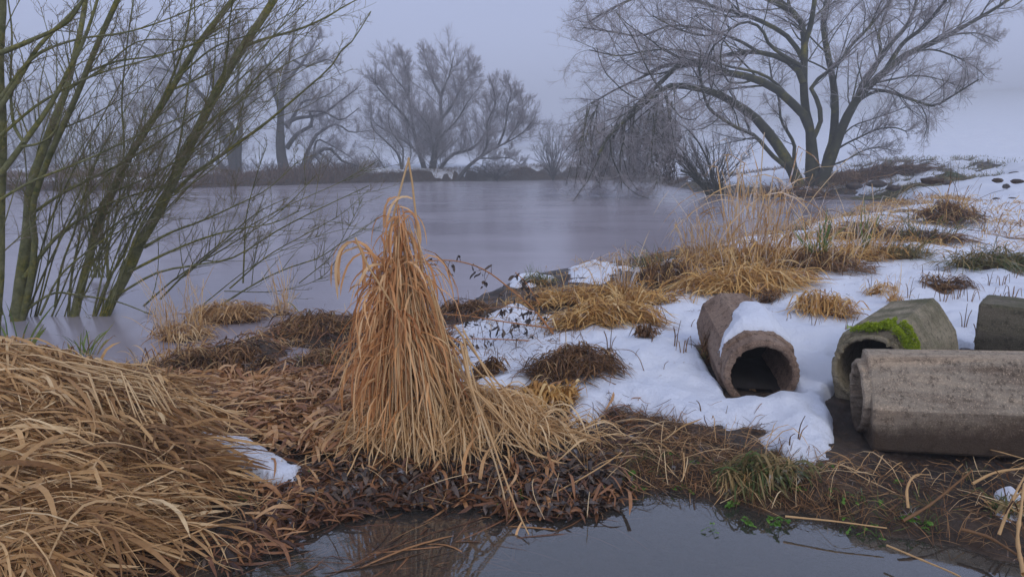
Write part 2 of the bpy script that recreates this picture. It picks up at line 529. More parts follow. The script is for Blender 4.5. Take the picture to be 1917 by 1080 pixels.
snow_poly = W0([(845, 600), (900, 592), (960, 565), (1020, 590), (1100, 600), (1180, 588), (1230, 560), (1320, 540), (1400, 558), (1450, 535), (1560, 515), (1700, 508),
                (1760, 498), (1830, 508), (1917, 498), (2600, 500), (3300, 560), (3000, 700), (2300, 725), (1960, 735), (1700, 745), (1640, 770), (1610, 775), (1585, 790), (1560, 795), (1535, 820),
                (1520, 843), (1480, 846), (1445, 828), (1425, 810), (1450, 795), (1400, 788), (1300, 782), (1230, 772), (1190, 760), (1150, 756), (1125, 765), (1105, 785), (1075, 778),
                (1062, 745), (1030, 722), (985, 712), (940, 725), (885, 738), (865, 700), (852, 650)], 0.12)
snow_isles = [W0(p, 0.1) for p in ([(1065, 500), (1110, 488), (1150, 498), (1160, 515), (1120, 525), (1070, 522)], [(950, 515), (1000, 510), (1040, 520), (1000, 534), (950, 530)],
                                   [(1880, 925), (1900, 920), (1912, 930), (1905, 948), (1880, 950)])]
pipe_spots = [(1.74, 3.27, 2.90, 2.92, 0.22), (1.40, 3.70, 1.45, 4.66, 0.19), (1.92, 3.50, 2.66, 4.32, 0.2), (3.10, 4.42, 3.95, 3.70, 0.2)]

def near_mask(x, y):
    return sstep(22, 12, y)
def ground_exact(x, y):
    x = np.asarray(x, float); y = np.asarray(y, float)
    sp_ = sdist(pond_poly, x, y)
    su = sdist(puddle_poly, x, y)
    water = np.maximum(sp_, su)
    for p in marsh_poly:
        water = np.maximum(water, sdist(p, x, y) * 0.7)
    nz = fbm(x, y, 1.1, 3, 3)
    n2 = fbm(x, y, 5.0, 4, 9)
    near = near_mask(x, y)
    land = -(water + near * (0.07 * n2 + 0.05 * nz) + (1 - near) * 0.8 * nz)
    u = x / np.maximum(y, 1.0)
    # steep little bank by the puddle, gentle marsh on the pond side
    lpud = np.clip(-su, 0, None)
    bank = 0.085 * sstep(0, 0.26, lpud) * sstep(0.3, 1.2, x) + 0.03 * sstep(0, 0.3, lpud)
    lp = np.clip(-sp_, 0, None)
    gentle = np.minimum(0.05 + 0.10 * lp, 0.15)
    right = sstep(-0.4, 1.0, x - 0.05 * (y - 3))
    hl = 0.035 + 0.09 * right * sstep(2.7, 4.3, y)
    h_near = np.minimum(np.minimum(gentle, hl + 0.02), 0.02 + bank + hl * sstep(0.05, 0.8, lpud))
    h_near = h_near + 0.035 * np.clip(y - 4.3, 0, None) * sstep(0.05, 1.6, lp) * sstep(0.15, 0.5, u)
    h_near = h_near * sstep(0, 0.10, np.clip(land, 0, None))
    hill = (0.035 + 0.108 * sstep(-0.1, 0.80, u)) * np.clip(y - 46, 0, None) * 0.9
    hill = np.where(hill > 0, hill * sstep(0, 30, y - 40), 0)
    h_far = 0.35 * sstep(0, 1.2, lp) + 0.035 * np.clip(y - 4.3, 0, 42) * sstep(0.5, 8, lp) * sstep(0.25, 0.6, u) + hill + 0.15 * sstep(1, 3, lp) * (1 + nz)
    h_far = h_far * sstep(0, 0.6, np.clip(land, 0, None))
    h = near * h_near + (1 - near) * h_far
    # hummocky, rough soil on land; a shallow bed under water
    rough = (0.018 * fbm(x, y, 7.0, 4, 21) + 0.035 * fbm(x, y, 9.0, 3, 25) * sstep(0.2, 0.8, x) * sstep(3.4, 3.0, y) + 0.03 * nz) * near * sstep(0.0, 0.25, land)
    clod = 0.10 * np.clip(fbm(x, y, 1.3, 3, 55) - 0.08, 0, None) * sstep(9, 14, y) * sstep(70, 40, y)
    bed = -np.minimum(0.05 + 0.35 * np.clip(-land, 0, None), 0.5)
    return np.where(land > 0, 0.006 + h + rough + clod, bed * sstep(0, 0.06, -land) + 0.006)

def snow_exact(x, y):
    """thickness of the snow; <= 0 where there is none"""
    x = np.asarray(x, float); y = np.asarray(y, float)
    s1 = sdist(snow_poly, x, y) + 0.02
    for p in snow_isles:
        s1 = np.maximum(s1, sdist(p, x, y))
    e = 0.06 * fbm(x, y, 4.0, 4, 31) + 0.055 * fbm(x, y, 14.0, 4, 33)
    t1 = (1 - np.exp(-np.clip(s1 + e, 0, None) / 0.10)) * (0.065 + 0.07 * fbm(x, y, 1.6, 3, 41) + 0.055 * fbm(x, y, 4.6, 3, 43))
    t1 = np.where(s1 + e > 0, np.maximum(t1 - 0.05 * np.clip(fbm(x, y, 7.5, 2, 47) - 0.22, 0, None), 0.004 + 0.02 * np.clip(s1, 0, 0.4)), -0.02)
    sp_ = sdist(pond_poly, x, y)
    lp = -sp_
    u = x / np.maximum(y, 1.0)
    # wide snow cover beyond: patchy near the reeds, closed on the fields
    closed = sstep(14, 30, y + 0 * x)
    f = fbm(x, y, 1.5, 4, 61) * 0.5 + fbm(x, y, 0.35, 3, 63) * 0.35
    t2 = 0.055 + 0.10 * closed + f * (0.16 * sstep(6, 8, y) + 0.02) - 0.03 * sstep(10, 5.2, y)
    t2 = np.where((y > 4.6) & (lp > np.where(y > 25, np.where(u < 0.38, 1.6, 0.5), 0.12)) & (u > -5), t2, -0.02)
    t2 = t2 - 0.12 * sstep(7.6, 6.6, y + 0.4 * fbm(x, y, 1.5, 2, 66))
    t2 = t2 - 0.10 * sstep(2.2, 0.5, lp + 0.8 * fbm(x, y, 1.1, 3, 67)) * sstep(19, 14, y)
    strip = (sstep(0.40, 0.44, u) * sstep(0.80, 0.66, u) * sstep(27, 31, y + 4 * fbm(x, y, 0.6, 2, 71)) * sstep(45, 40, y + 4 * fbm(x, y, 0.5, 2, 72)))
    t2 = t2 - 0.17 * strip * (1 + 2.6 * fbm(x, y, 1.1, 4, 73))
    t2 = np.where(y > 48, 0.12, t2)
    far_bank = (y > 48) & (lp < 1.2 + 9.0 * sstep(-12, -20, x) + 1.0 * fbm(x, y, 0.3, 2, 75))
    t2 = np.where(far_bank, -0.02, t2)
    t = np.maximum(t1, t2)
    for (ax, ay, bx, by, w_) in pipe_spots:
        e_ = np.array([bx - ax, by - ay]); L_ = np.hypot(*e_); e_ = e_ / L_
        ss = (x - ax) * e_[0] + (y - ay) * e_[1]; pp = np.abs(-(x - ax) * e_[1] + (y - ay) * e_[0])
        inside = np.minimum(np.minimum(w_ - pp, ss + 0.10), L_ - ss + 0.02)
        t = t - 0.10 * sstep(-0.05, 0.03, inside + 0.03 * fbm(x, y, 6, 2, 81))
    return np.where(lp < 0.03, -0.02, t)

# rasters of both for quick lookup near the camera
RX = np.arange(-7.0, 13.001, 0.025); RY = np.arange(1.6, 14.001, 0.025)
GX, GY = np.meshgrid(RX, RY)
RG = ground_exact(GX, GY)
RS = snow_exact(GX, GY)
def _look(R, x, y):
    fx = np.clip((x - RX[0]) / 0.025, 0, len(RX) - 1.001); fy = np.clip((y - RY[0]) / 0.025, 0, len(RY) - 1.001)
    i = fx.astype(int); j = fy.astype(int); u = fx - i; v = fy - j
    return (R[j, i] * (1 - u) + R[j, i + 1] * u) * (1 - v) + (R[j + 1, i] * (1 - u) + R[j + 1, i + 1] * u) * v
def ground_h(x, y):
    x = np.asarray(x, float); y = np.asarray(y, float)
    return _look(RG, x, y)
def snow_t(x, y):
    return _look(RS, np.asarray(x, float), np.asarray(y, float))
def surf(x, y):
    return ground_h(x, y) + np.clip(snow_t(x, y), 0, None)
def G(px, py, snow=True):
    """the point of the land seen at a photo position"""
    z = 0.1
    for _ in range(14):
        p = at_z(px, py, z)
        if p[1] < 13.5 and -6.9 < p[0] < 12.9:
            zz = float(surf(p[0], p[1]) if snow else ground_h(p[0], p[1]))
        else:
            zz = float(ground_exact(p[0:1], p[1:2])[0]) + max(0, float(snow_exact(p[0:1], p[1:2])[0]) if snow else 0)
        z = z * 0.4 + max(zz, 0.0) * 0.6
    return at_z(px, py, z)

def fan_grid(v_rows, u_cols):
    """grid denser near the viewpoint of interest and coarse far away"""
    Y, U = np.meshgrid(v_rows, u_cols, indexing='ij')
    X = U * (Y + 0.6)
    return X, Y
rows = np.concatenate([np.linspace(-6, 1.4, 10), np.linspace(1.5, 3.6, 190)[0:], np.geomspace(3.62, 9, 190), np.geomspace(9.1, 80, 170), np.geomspace(82, 300, 50)])
uc = np.linspace(-1, 1, 520)
ucols = 0.95 * uc + 0.9 * uc**5 * np.abs(uc)
X, Y = fan_grid(rows, ucols)
X[:10] = ucols[None, :] * np.linspace(8, 2.2, 10)[:, None]
def grid_faces(nr, nc, keep=None):
    i = np.arange(nr - 1)[:, None] * nc + np.arange(nc - 1)[None, :]
    Q = np.stack([i, i + 1, i + nc + 1, i + nc], -1)
    if keep is not None:
        k = keep[:-1, :-1] | keep[1:, :-1] | keep[:-1, 1:] | keep[1:, 1:]
        return Q[k]
    return Q.reshape(-1, 4)
def compact(V, Q):
    used, inv = np.unique(Q.ravel(), return_inverse=True)
    return V[used], inv.reshape(Q.shape)
Zg = ground_exact(X, Y)
V = np.stack([X, Y, Zg], -1).reshape(-1, 3)
ground = mesh_obj("ground", V, [grid_faces(*X.shape)], M['mud'])
tag(ground, kind="structure")
ts = snow_exact(X, Y)
keep = ts > 0
Zs = Zg + np.where(ts > 0, ts + 0.004, -0.02)
V = np.stack([X, Y, Zs], -1).reshape(-1, 3)
V, Q = compact(V, grid_faces(*X.shape, keep=keep))
snow = mesh_obj("snow", V, [Q], M['snow'])
tag(snow, kind="structure")

def plane(name, x0, x1, y0, y1, z, mat, n=2):
    xs = np.linspace(x0, x1, n); ys = np.linspace(y0, y1, n)
    A, B = np.meshgrid(xs, ys)
    V = np.stack([A, B, np.full_like(A, z)], -1).reshape(-1, 3)
    o = mesh_obj(name, V, [grid_faces(n, n)], mat)
    return tag(o, kind="structure")
plane("pond_ice", -130, 30, 3.55, 110, 0.0, M['ice'], 12)
plane("puddle_water", -8, 8, -6, 3.54, 0.0, M['water'], 8)
# ---------------------------------------------------------------- concrete pipes
def resample_profile(pts, n, round_=0):
    """closed outline -> n points, index 0 at the bottom centre, corners eased"""
    P = np.array(pts, float)
    P = np.vstack([P, P[:1]])
    s = np.concatenate([[0], np.cumsum(np.linalg.norm(np.diff(P, axis=0), axis=1))])
    t = np.linspace(0, s[-1], n, endpoint=False)
    Q = np.stack([np.interp(t, s, P[:, 0]), np.interp(t, s, P[:, 1])], -1)
    for c in range(len(pts)):
        k = int(np.argmin(np.abs(t - s[c])))
        Q[k] = P[c]
    for _ in range(round_):
        Q = 0.25 * np.roll(Q, 1, 0) + 0.5 * Q + 0.25 * np.roll(Q, -1, 0)
    return Q
def circle_like(Q, c, r):
    d = norm(Q - np.array(c))
    return np.array(c) + d * r
def make_pipe(name, label, front, back, profile, bore_c, bore_r, spigot_r, spigot_len, mat, roll=0.0, seed=0, rough=0.004, zbase=None, soil=True):
    n = 220
    Q = resample_profile(profile, n)
    L = float(np.linalg.norm(np.array(back[:2]) - np.array(front[:2])))
    inner = circle_like(Q, bore_c, bore_r)
    spig = circle_like(Q, bore_c, spigot_r)
    prof0 = Q * 1.0
    rings = [(spigot_len * 0.5 + 0.02, inner), (0.008, inner), (0.0, inner * 0.7 + spig * 0.3), (0.0, inner * 0.25 + spig * 0.75), (0.008, spig)]
    if spigot_len > 0.005:
        rings += [(spigot_len * 0.6, spig), (spigot_len, spig)]
    sh = np.array(bore_c)
    rings += [(spigot_len + 0.002, sh + (prof0 - sh) * 0.97), (spigot_len + 0.012, prof0)]
    for s in np.linspace(spigot_len + 0.03, L - 0.02, 46):
        rings.append((s, prof0))
    rings += [(L - 0.006, sh + (prof0 - sh) * 0.985), (L, sh + (prof0 - sh) * 0.96), (L, inner)]
    for s in np.linspace(L - 0.02, spigot_len * 0.5 + 0.05, 10):
        rings.append((s, inner))
    m = len(rings)
    V = np.zeros((m, n, 3))
    for i, (s, q) in enumerate(rings):
        V[i, :, 0] = q[:, 0]; V[i, :, 1] = s; V[i, :, 2] = q[:, 1]
    # chips and wear
    c3 = np.array([bore_c[0], 0, bore_c[1]])
    d = V - c3; d[..., 1] = 0
    dn = norm(d)
    ang = np.arctan2(d[..., 2], d[..., 0]) * 1.0
    u_, v_ = (ang + 10) * 0.35 * 3, V[..., 1] * 9
    w = fbm(u_, v_, 1.6, 4, seed) * rough * 0.4 + fbm(u_, v_, 14, 3, seed + 5) * rough * 0.6
    edge = np.exp(-np.abs(V[..., 1] - spigot_len) / 0.02) + np.exp(-np.abs(V[..., 1]) / 0.01)
    chip = -np.clip(fbm(u_ * 2, v_ * 0.3, 3.5, 3, seed + 9) - 0.12, 0, None) * 0.03 * np.clip(edge, 0, 1)
    V += dn * (w + chip)[..., None]
    V[..., 1] += (fbm(u_, v_ * 0, 4, 3, seed + 13) * 0.006) * np.exp(-V[..., 1] / 0.06)
    i = np.arange(m)[:, None] * n + np.arange(n)[None, :]
    i2 = np.roll(i, -1, axis=1)
    up = np.roll(i, -1, axis=0); up2 = np.roll(i2, -1, axis=0)
    F4 = np.stack([i, up, up2, i2], -1).reshape(-1, 4)
    me_v = V.reshape(-1, 3)
    root = thing(name, (0, 0, 0), label, "pipe")
    fx, fy = front[0], front[1]
    yaw = math.atan2(-(back[0] - front[0]), back[1] - front[1])
    z0 = front[2]; z1 = back[2]
    root.location = (fx, fy, z0)
    root.rotation_euler = (math.atan2(z1 - z0, L), roll, yaw)
    o = mesh_obj("concrete_shell", me_v, [F4], mat)
    o.data.set_sharp_from_angle(angle=rad(24))
    o.parent = root
    if soil:
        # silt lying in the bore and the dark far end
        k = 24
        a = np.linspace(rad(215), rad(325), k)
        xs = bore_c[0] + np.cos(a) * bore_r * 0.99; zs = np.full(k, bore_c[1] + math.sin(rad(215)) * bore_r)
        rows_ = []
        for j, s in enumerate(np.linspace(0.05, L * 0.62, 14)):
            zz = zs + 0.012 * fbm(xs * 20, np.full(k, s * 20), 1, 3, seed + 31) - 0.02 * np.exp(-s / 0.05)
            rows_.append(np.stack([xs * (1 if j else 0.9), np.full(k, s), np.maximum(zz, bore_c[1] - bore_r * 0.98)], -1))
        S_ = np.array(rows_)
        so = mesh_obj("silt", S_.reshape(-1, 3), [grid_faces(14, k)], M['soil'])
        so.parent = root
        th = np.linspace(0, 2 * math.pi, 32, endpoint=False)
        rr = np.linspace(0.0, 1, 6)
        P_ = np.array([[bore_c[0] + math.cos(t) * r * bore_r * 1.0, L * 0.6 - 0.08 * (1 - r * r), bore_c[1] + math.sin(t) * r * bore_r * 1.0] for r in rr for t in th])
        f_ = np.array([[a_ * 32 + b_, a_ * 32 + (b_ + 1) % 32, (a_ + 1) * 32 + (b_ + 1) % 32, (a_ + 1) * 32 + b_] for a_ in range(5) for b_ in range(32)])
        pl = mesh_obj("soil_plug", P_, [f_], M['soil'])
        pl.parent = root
    return root

house = [(0, 0), (0.208, 0), (0.216, 0.012), (0.222, 0.205), (0.075, 0.425), (-0.075, 0.425), (-0.222, 0.205), (-0.216, 0.012), (-0.208, 0)]
tall = [(0, 0), (0.20, 0), (0.215, 0.03), (0.215, 0.20), (0.15, 0.375), (0.12, 0.42), (-0.12, 0.42), (-0.15, 0.375), (-0.215, 0.20), (-0.215, 0.03), (-0.20, 0)]
octo = [(0, 0.0), (0.10, 0.0), (0.20, 0.09), (0.222, 0.2), (0.19, 0.34), (0.08, 0.42), (-0.08, 0.42), (-0.19, 0.34), (-0.222, 0.2), (-0.20, 0.09), (-0.10, 0.0)]
block = [(0, 0), (0.09, 0), (0.205, 0.22), (0.21, 0.24), (0.21, 0.40), (0.2, 0.415), (-0.2, 0.415), (-0.21, 0.40), (-0.21, 0.24), (-0.205, 0.22), (-0.09, 0)]
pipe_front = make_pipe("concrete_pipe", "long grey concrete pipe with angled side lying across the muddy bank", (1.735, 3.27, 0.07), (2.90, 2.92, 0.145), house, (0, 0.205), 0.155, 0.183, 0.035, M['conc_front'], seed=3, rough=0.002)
pipe_round = make_pipe("concrete_pipe", "round-mouthed brown concrete pipe with snow lying on its back", (1.40, 3.70, 0.045), (1.50, 4.62, 0.14), octo, (0, 0.205), 0.168, 0.208, 0.10, M['conc_round'], seed=11, rough=0.008)
pipe_moss = make_pipe("concrete_pipe", "olive concrete pipe with bright moss over its mouth", (1.96, 3.50, 0.115), (2.70, 4.32, 0.14), tall, (0, 0.21), 0.172, 0.200, 0.03, M['conc_moss'], roll=rad(-13), seed=23, rough=0.004)
pipe_edge = make_pipe("concrete_pipe", "dark concrete pipe cut by the picture edge behind the long grey one", (3.10, 4.42, 0.13), (3.95, 3.70, 0.12), block, (0, 0.20), 0.12, 0.15, 0.0, M['conc_dark'], seed=37, rough=0.004, soil=False)
# ---------------------------------------------------------------- trees
def arclen(P):
    return np.linalg.norm(np.diff(P, axis=1), axis=2).sum(1)
def grow(P, R, k, t0, t1, ratio, ang, up, wander, segs, rrat, seed, rmin=0.003, tpow=1.0, lmin=0.0, rl=0.009):
    r = rng(seed)
    N, S, _ = P.shape
    L = np.repeat(arclen(P), k)
    idx = np.repeat(np.arange(N), k)
    t = t0 + (t1 - t0) * r.random(N * k) ** tpow
    f = t * (S - 1)
    i = np.clip(f.astype(int), 0, S - 2); u = (f - i)[:, None]
    A = P[idx, i] * (1 - u) + P[idx, i + 1] * u
    T = norm(P[idx, i + 1] - P[idx, i])
    Rp = R[idx, i] * (1 - u[:, 0]) + R[idx, i + 1] * u[:, 0]
    g = norm(np.cross(T, r.normal(size=T.shape)))
    a = np.radians(ang[0] + (ang[1] - ang[0]) * r.random(N * k))[:, None]
    D = T * np.cos(a) + g * np.sin(a)
    D[:, 2] += up
    D = norm(D)
    ln = np.maximum(L * ratio * (1.05 - 0.5 * t) * (0.55 + 0.75 * r.random(N * k)), lmin)
    step = (ln / segs)[:, None]
    Q = np.zeros((N * k, segs + 1, 3)); Q[:, 0] = A
    d = D; drift = r.normal(size=D.shape) * wander
    for s in range(segs):
        d = d + drift * 0.5 + r.normal(size=D.shape) * wander * 0.7
        d[:, 2] += up * 0.35
        d = norm(d)
        Q[:, s + 1] = Q[:, s] + d * step
    r0 = np.maximum(np.minimum(Rp * rrat, ln * rl + rmin), rmin)
    taper = np.linspace(1, 0.4, segs + 1)[None]
    return Q, r0[:, None] * taper
def pack(levels, sides, seed=0):
    out = []
    for j, ((P, R), s) in enumerate(zip(levels, sides)):
        out.append(tubes(P, R, s, seed=seed + j))
    return join(*out)
def limb_set(limbs, d0, n=16, seed=0, spread=1.0, scale=1.0):
    """limbs: list of (photo points, r0, r1[, depth change to the tip]); a limb forks off where the photo shows it"""
    r = rng(seed)
    Ps, Rs = [], []
    for lb in limbs:
        pts, r0, r1 = lb[0], lb[1], lb[2]
        dd = lb[3] if len(lb) > 3 else r.uniform(-1, 1) * spread
        ds = lb[4] if len(lb) > 4 else 0.0
        p = np.array(pts, float)
        t = np.linspace(0, 1, len(p)) ** 1.4
        Wp = at_d(p[:, 0], p[:, 1], d0 + ds + dd * t)
        Ps.append(catmull(Wp, n))
        Rs.append(r0 + (r1 - r0) * np.linspace(0, 1, n) ** 0.8)
    return np.array(Ps), np.array(Rs)
def make_tree(name, label, cat, group, base, limbs, levels, bark, twig, seed, flare=1.35, wob=0.01, leaves=None, zfloor=None):
    P, R = limbs
    r = rng(seed)
    # a little natural waviness and knots
    N, S, _ = P.shape
    P = P + np.cumsum(r.normal(size=P.shape), 1) * wob * R[:, :1, None] * 2
    R = R * (1 + 0.10 * r.normal(size=R.shape).cumsum(1) * 0.25)
    R = np.clip(R, 0.003, None)
    root = thing(name, base, label, cat, group)
    Vt, Ft, Tt = tubes(P, R, 9, seed=seed)
    mesh_obj("trunk", Vt, Ft, bark, root, tint=Tt)
    lv = []
    cur = (P, R)
    for j, kw in enumerate(levels):
        Q, RQ = grow(cur[0], cur[1], seed=seed * 10 + j, **kw)
        if zfloor is not None:
            Q[:, :, 2] = np.maximum(Q[:, :, 2], zfloor + 0.02)
        lv.append((Q, RQ))
        cur = (Q, RQ)
    if len(lv) > 1:
        V_, F_, T_ = pack(lv[:1], [5], seed)
        mesh_obj("branch", V_, F_, bark, root, tint=T_)["kind"] = "stuff"
        V_, F_, T_ = pack(lv[1:], [3] * 5, seed + 5)
    else:
        V_, F_, T_ = pack(lv, [3], seed)
    mesh_obj("crown", V_, F_, twig, root, tint=T_)["kind"] = "stuff"
    return root, lv

def zc(pts, sx, ox, oy=0.0):
    return [(ox + x / sx, oy + y / sx) for x, y in pts]
R3 = lambda p: zc(p, 2.674, 1200)
D3 = 33.0
big = [
 (R3([(790, 935), (740, 820), (660, 700), (570, 590), (470, 520), (380, 470), (260, 440), (150, 430), (50, 490), (-60, 590), (-160, 680), (-210, 780)]), 0.30, 0.07, -4),
 (R3([(775, 930), (740, 850), (660, 780), (570, 680), (480, 640), (400, 590), (340, 540), (310, 450), (290, 330)]), 0.13, 0.05, -3),
 (R3([(850, 930), (845, 800), (850, 700), (830, 600), (770, 530), (680, 450), (560, 390), (450, 370), (300, 320), (180, 330), (80, 430), (-60, 560), (-150, 700)]), 0.25, 0.06, -2, 0.3),
 (R3([(870, 930), (860, 800), (845, 660), (820, 560), (810, 400), (815, 250), (800, 120), (740, 50), (680, 0), (600, -120), (500, -200)]), 0.30, 0.09, 2, 0.3),
 (R3([(812, 300), (820, 220), (850, 130), (870, 0), (880, -150), (900, -260)]), 0.17, 0.05, -2),
 (R3([(812, 420), (790, 360), (720, 300), (600, 265), (480, 265), (330, 300), (150, 320), (0, 390), (-130, 450), (-250, 520)]), 0.17, 0.04, 3),
 (R3([(905, 930), (930, 800), (960, 700), (970, 500), (950, 350), (920, 200), (910, 100), (930, 0), (960, -120), (980, -250)]), 0.24, 0.08, 3, 0.4),
 (R3([(890, 935), (950, 790), (1005, 640), (1065, 520), (1150, 420), (1230, 350), (1330, 270), (1450, 220), (1600, 140), (1760, 50), (1880, -30)]), 0.30, 0.045, -2),
 (R3([(1070, 520), (1120, 400), (1180, 320), (1250, 220), (1330, 130), (1370, 40), (1390, -60), (1400, -180)]), 0.15, 0.05, 2),
 (R3([(1225, 350), (1310, 220), (1400, 150), (1480, 60), (1540, -20), (1600, -120)]), 0.12, 0.04, -3),
 (R3([(1050, 540), (1110, 490), (1200, 455), (1330, 490), (1460, 530), (1560, 480), (1690, 400)]), 0.09, 0.03, -3),
 (R3([(850, 720), (900, 600), (880, 500), (850, 450), (900, 385), (980, 330), (1060, 220), (1150, 130), (1250, 0), (1300, -100)]), 0.12, 0.04, 1),
 (R3([(795, 930), (765, 800), (765, 720), (700, 600), (690, 500), (655, 400), (640, 300)]), 0.10, 0.03, 2),
 (R3([(1190, 310), (1200, 240), (1190, 170), (1230, 60), (1270, -40), (1300, -150)]), 0.09, 0.03, 2),
 (R3([(800, 330), (700, 270), (640, 220), (600, 140), (520, 110), (440, 150), (330, 180), (200, 150), (60, 80)]), 0.09, 0.03, -2),
 (R3([(815, 300), (730, 180), (560, 90), (380, 40), (200, -20), (40, -30), (-120, 30), (-260, 110)]), 0.12, 0.03, 3),
 (R3([(740, 50), (600, -20), (450, -90), (250, -120), (60, -100), (-120, -70), (-280, -10)]), 0.12, 0.03, -3),
 (R3([(600, 268), (480, 200), (330, 150), (150, 130), (0, 180), (-150, 160), (-290, 140)]), 0.08, 0.03, 1),
 (R3([(770, 530), (700, 440), (600, 370), (430, 330), (250, 260), (60, 250), (-100, 280), (-260, 250)]), 0.08, 0.025, -3),
 (R3([(940, 780), (1010, 730), (1090, 690), (1180, 650), (1270, 640), (1330, 660)]), 0.05, 0.02, -2),
 (R3([(960, 740), (1050, 640), (1150, 600), (1270, 560), (1370, 530), (1440, 640)]), 0.05, 0.015, -1),
 (R3([(950, 830), (1030, 800), (1100, 760), (1180, 740), (1280, 760)]), 0.05, 0.015, 1),
 (R3([(1330, 270), (1450, 250), (1560, 280), (1660, 330), (1720, 380)]), 0.06, 0.02, 1),
 (R3([(1500, 190), (1600, 170), (1700, 170), (1790, 210)]), 0.05, 0.02, 1),
 (R3([(1150, 420), (1250, 400), (1380, 380), (1500, 400), (1640, 450)]), 0.06, 0.02, 2),
]
Lb = limb_set(big, D3, 18, 5)
b3 = at_d(1525, 360, D3)
base3 = (b3[0], D3, float(ground_exact(b3[0:1], np.array([D3]))[0]))
make_tree("willow_tree", "great spreading willow, many mossy trunks fanned over the frozen shore", "tree", None, base3, Lb,
  [dict(k=22, t0=0.25, t1=1.0, ratio=0.34, ang=(20, 65), up=0.08, wander=0.16, segs=8, rrat=0.45, rmin=0.008, tpow=0.8),
   dict(k=11, t0=0.12, t1=1.0, ratio=0.50, ang=(20, 60), up=0.05, wander=0.17, segs=6, rrat=0.6, rmin=0.005),
   dict(k=9, t0=0.1, t1=1.0, ratio=0.55, ang=(20, 60), up=0.02, wander=0.2, segs=4, rrat=0.7, rmin=0.0042)],
  M['bark_mid'], M['twig_mid'], 3)
# hanging skirt of branches on the water side: its own shrub-like bough broken down to the ice
hang = []
hr = rng(77)
for i in range(34):
    x0 = hr.uniform(1090, 1265); x1 = x0 - hr.uniform(-25, 45) - (1200 - x0) * 0.2
    y0 = 225 + hr.uniform(-30, 25) - (x0 - 1085) * 0.25
    hang.append(([(x0, y0), (x0 * .75 + x1 * .25, y0 + 25), (x0 * .35 + x1 * .65, y0 + 70), (x1, min(350, y0 + 130 + hr.uniform(-40, 20)))], 0.03, 0.008, hr.uniform(-2, 2), hr.uniform(-2.5, 1)))
Lh = limb_set(hang, 31.5, 12, 6)
hb = at_z(1165, 352, 0.0)
make_tree("drooping_bough", "dense curtain of frosted drooping willow boughs touching the ice", "branch", None, (hb[0], 31.5, 0.02), Lh,
  [dict(k=19, t0=0.05, t1=1.0, ratio=0.42, ang=(20, 60), up=-0.10, wander=0.16, segs=6, rrat=0.5, rmin=0.007),
   dict(k=7, t0=0.1, t1=1.0, ratio=0.5, ang=(25, 60), up=-0.08, wander=0.2, segs=4, rrat=0.6, rmin=0.0055),
   dict(k=4, t0=0.15, t1=1.0, ratio=0.5, ang=(25, 60), up=-0.04, wander=0.2, segs=3, rrat=0.7, rmin=0.005)],
  M['bark_mid'], M['twig_mid'], 8, zfloor=0.0)
# dark broken bough with withered leaves
w_l = []
for i in range(7):
    x0 = hr.uniform(1225, 1262)
    w_l.append(([(1258, 190), (1250, 230), (x0, 270), (x0 + hr.uniform(-15, 20), 345)], 0.04, 0.01, hr.uniform(-.5, .5), 0))
root, lv = make_tree("withered_bough", "dark hanging bough full of withered leaves above the ice", "branch", None, tuple(at_d(1245, 350, 31.0) * np.array([1, 1, 0]) + np.array([0, 0, 0.02])), limb_set(w_l, 31.0, 10, 9),
  [dict(k=12, t0=0.3, t1=0.95, ratio=0.3, ang=(25, 70), up=-0.12, wander=0.2, segs=5, rrat=0.5, rmin=0.007),
   dict(k=5, t0=0.2, t1=1.0, ratio=0.5, ang=(25, 60), up=-0.15, wander=0.2, segs=4, rrat=0.6, rmin=0.005)],
  M['bark_mid'], M['twig_mid'], 12, zfloor=0.0)

def blades(base, D, L, W, grav=0.25, segs=5, seed=0, wander=0.12, floor=None, tw=0.4, prof='leaf', tint=None):
    """curved leaf ribbons. base/D (N,3), L/W (N)"""
    r = rng(seed)
    N = len(base)
    L = np.broadcast_to(L, (N,)); W = np.broadcast_to(W, (N,)); grav = np.broadcast_to(grav, (N,))
    P = np.zeros((N, segs + 1, 3)); P[:, 0] = base
    d = norm(D)
    drift = r.normal(size=d.shape) * wander
    kink = r.integers(max(1, segs // 2), segs, N)
    for s in range(segs):
        d = d + drift * 0.4 + r.normal(size=d.shape) * wander * 0.5
        f_ = s / segs
        d[:, 2] -= np.where(grav >= 0, grav * (0.5 + f_), 0.04)
        kk = (grav < 0) & (kink == s)
        if kk.any():
            d[kk, 2] += grav[kk] * 2.2
            d[kk, :2] += r.normal(size=(kk.sum(), 2)) * 0.5
        d[:, 2] -= np.where((grav < 0) & (s > kink), 0.35, 0.0)
        d = norm(d)
        P[:, s + 1] = P[:, s] + d * (L / segs)[:, None]
    if floor is not None:
        z = floor(P[..., 0], P[..., 1]) + 0.006 + 0.02 * r.random(N)[:, None]
        P[..., 2] = np.maximum(P[..., 2], z)
    return ribbon(P, W, r, tw, prof, tint)
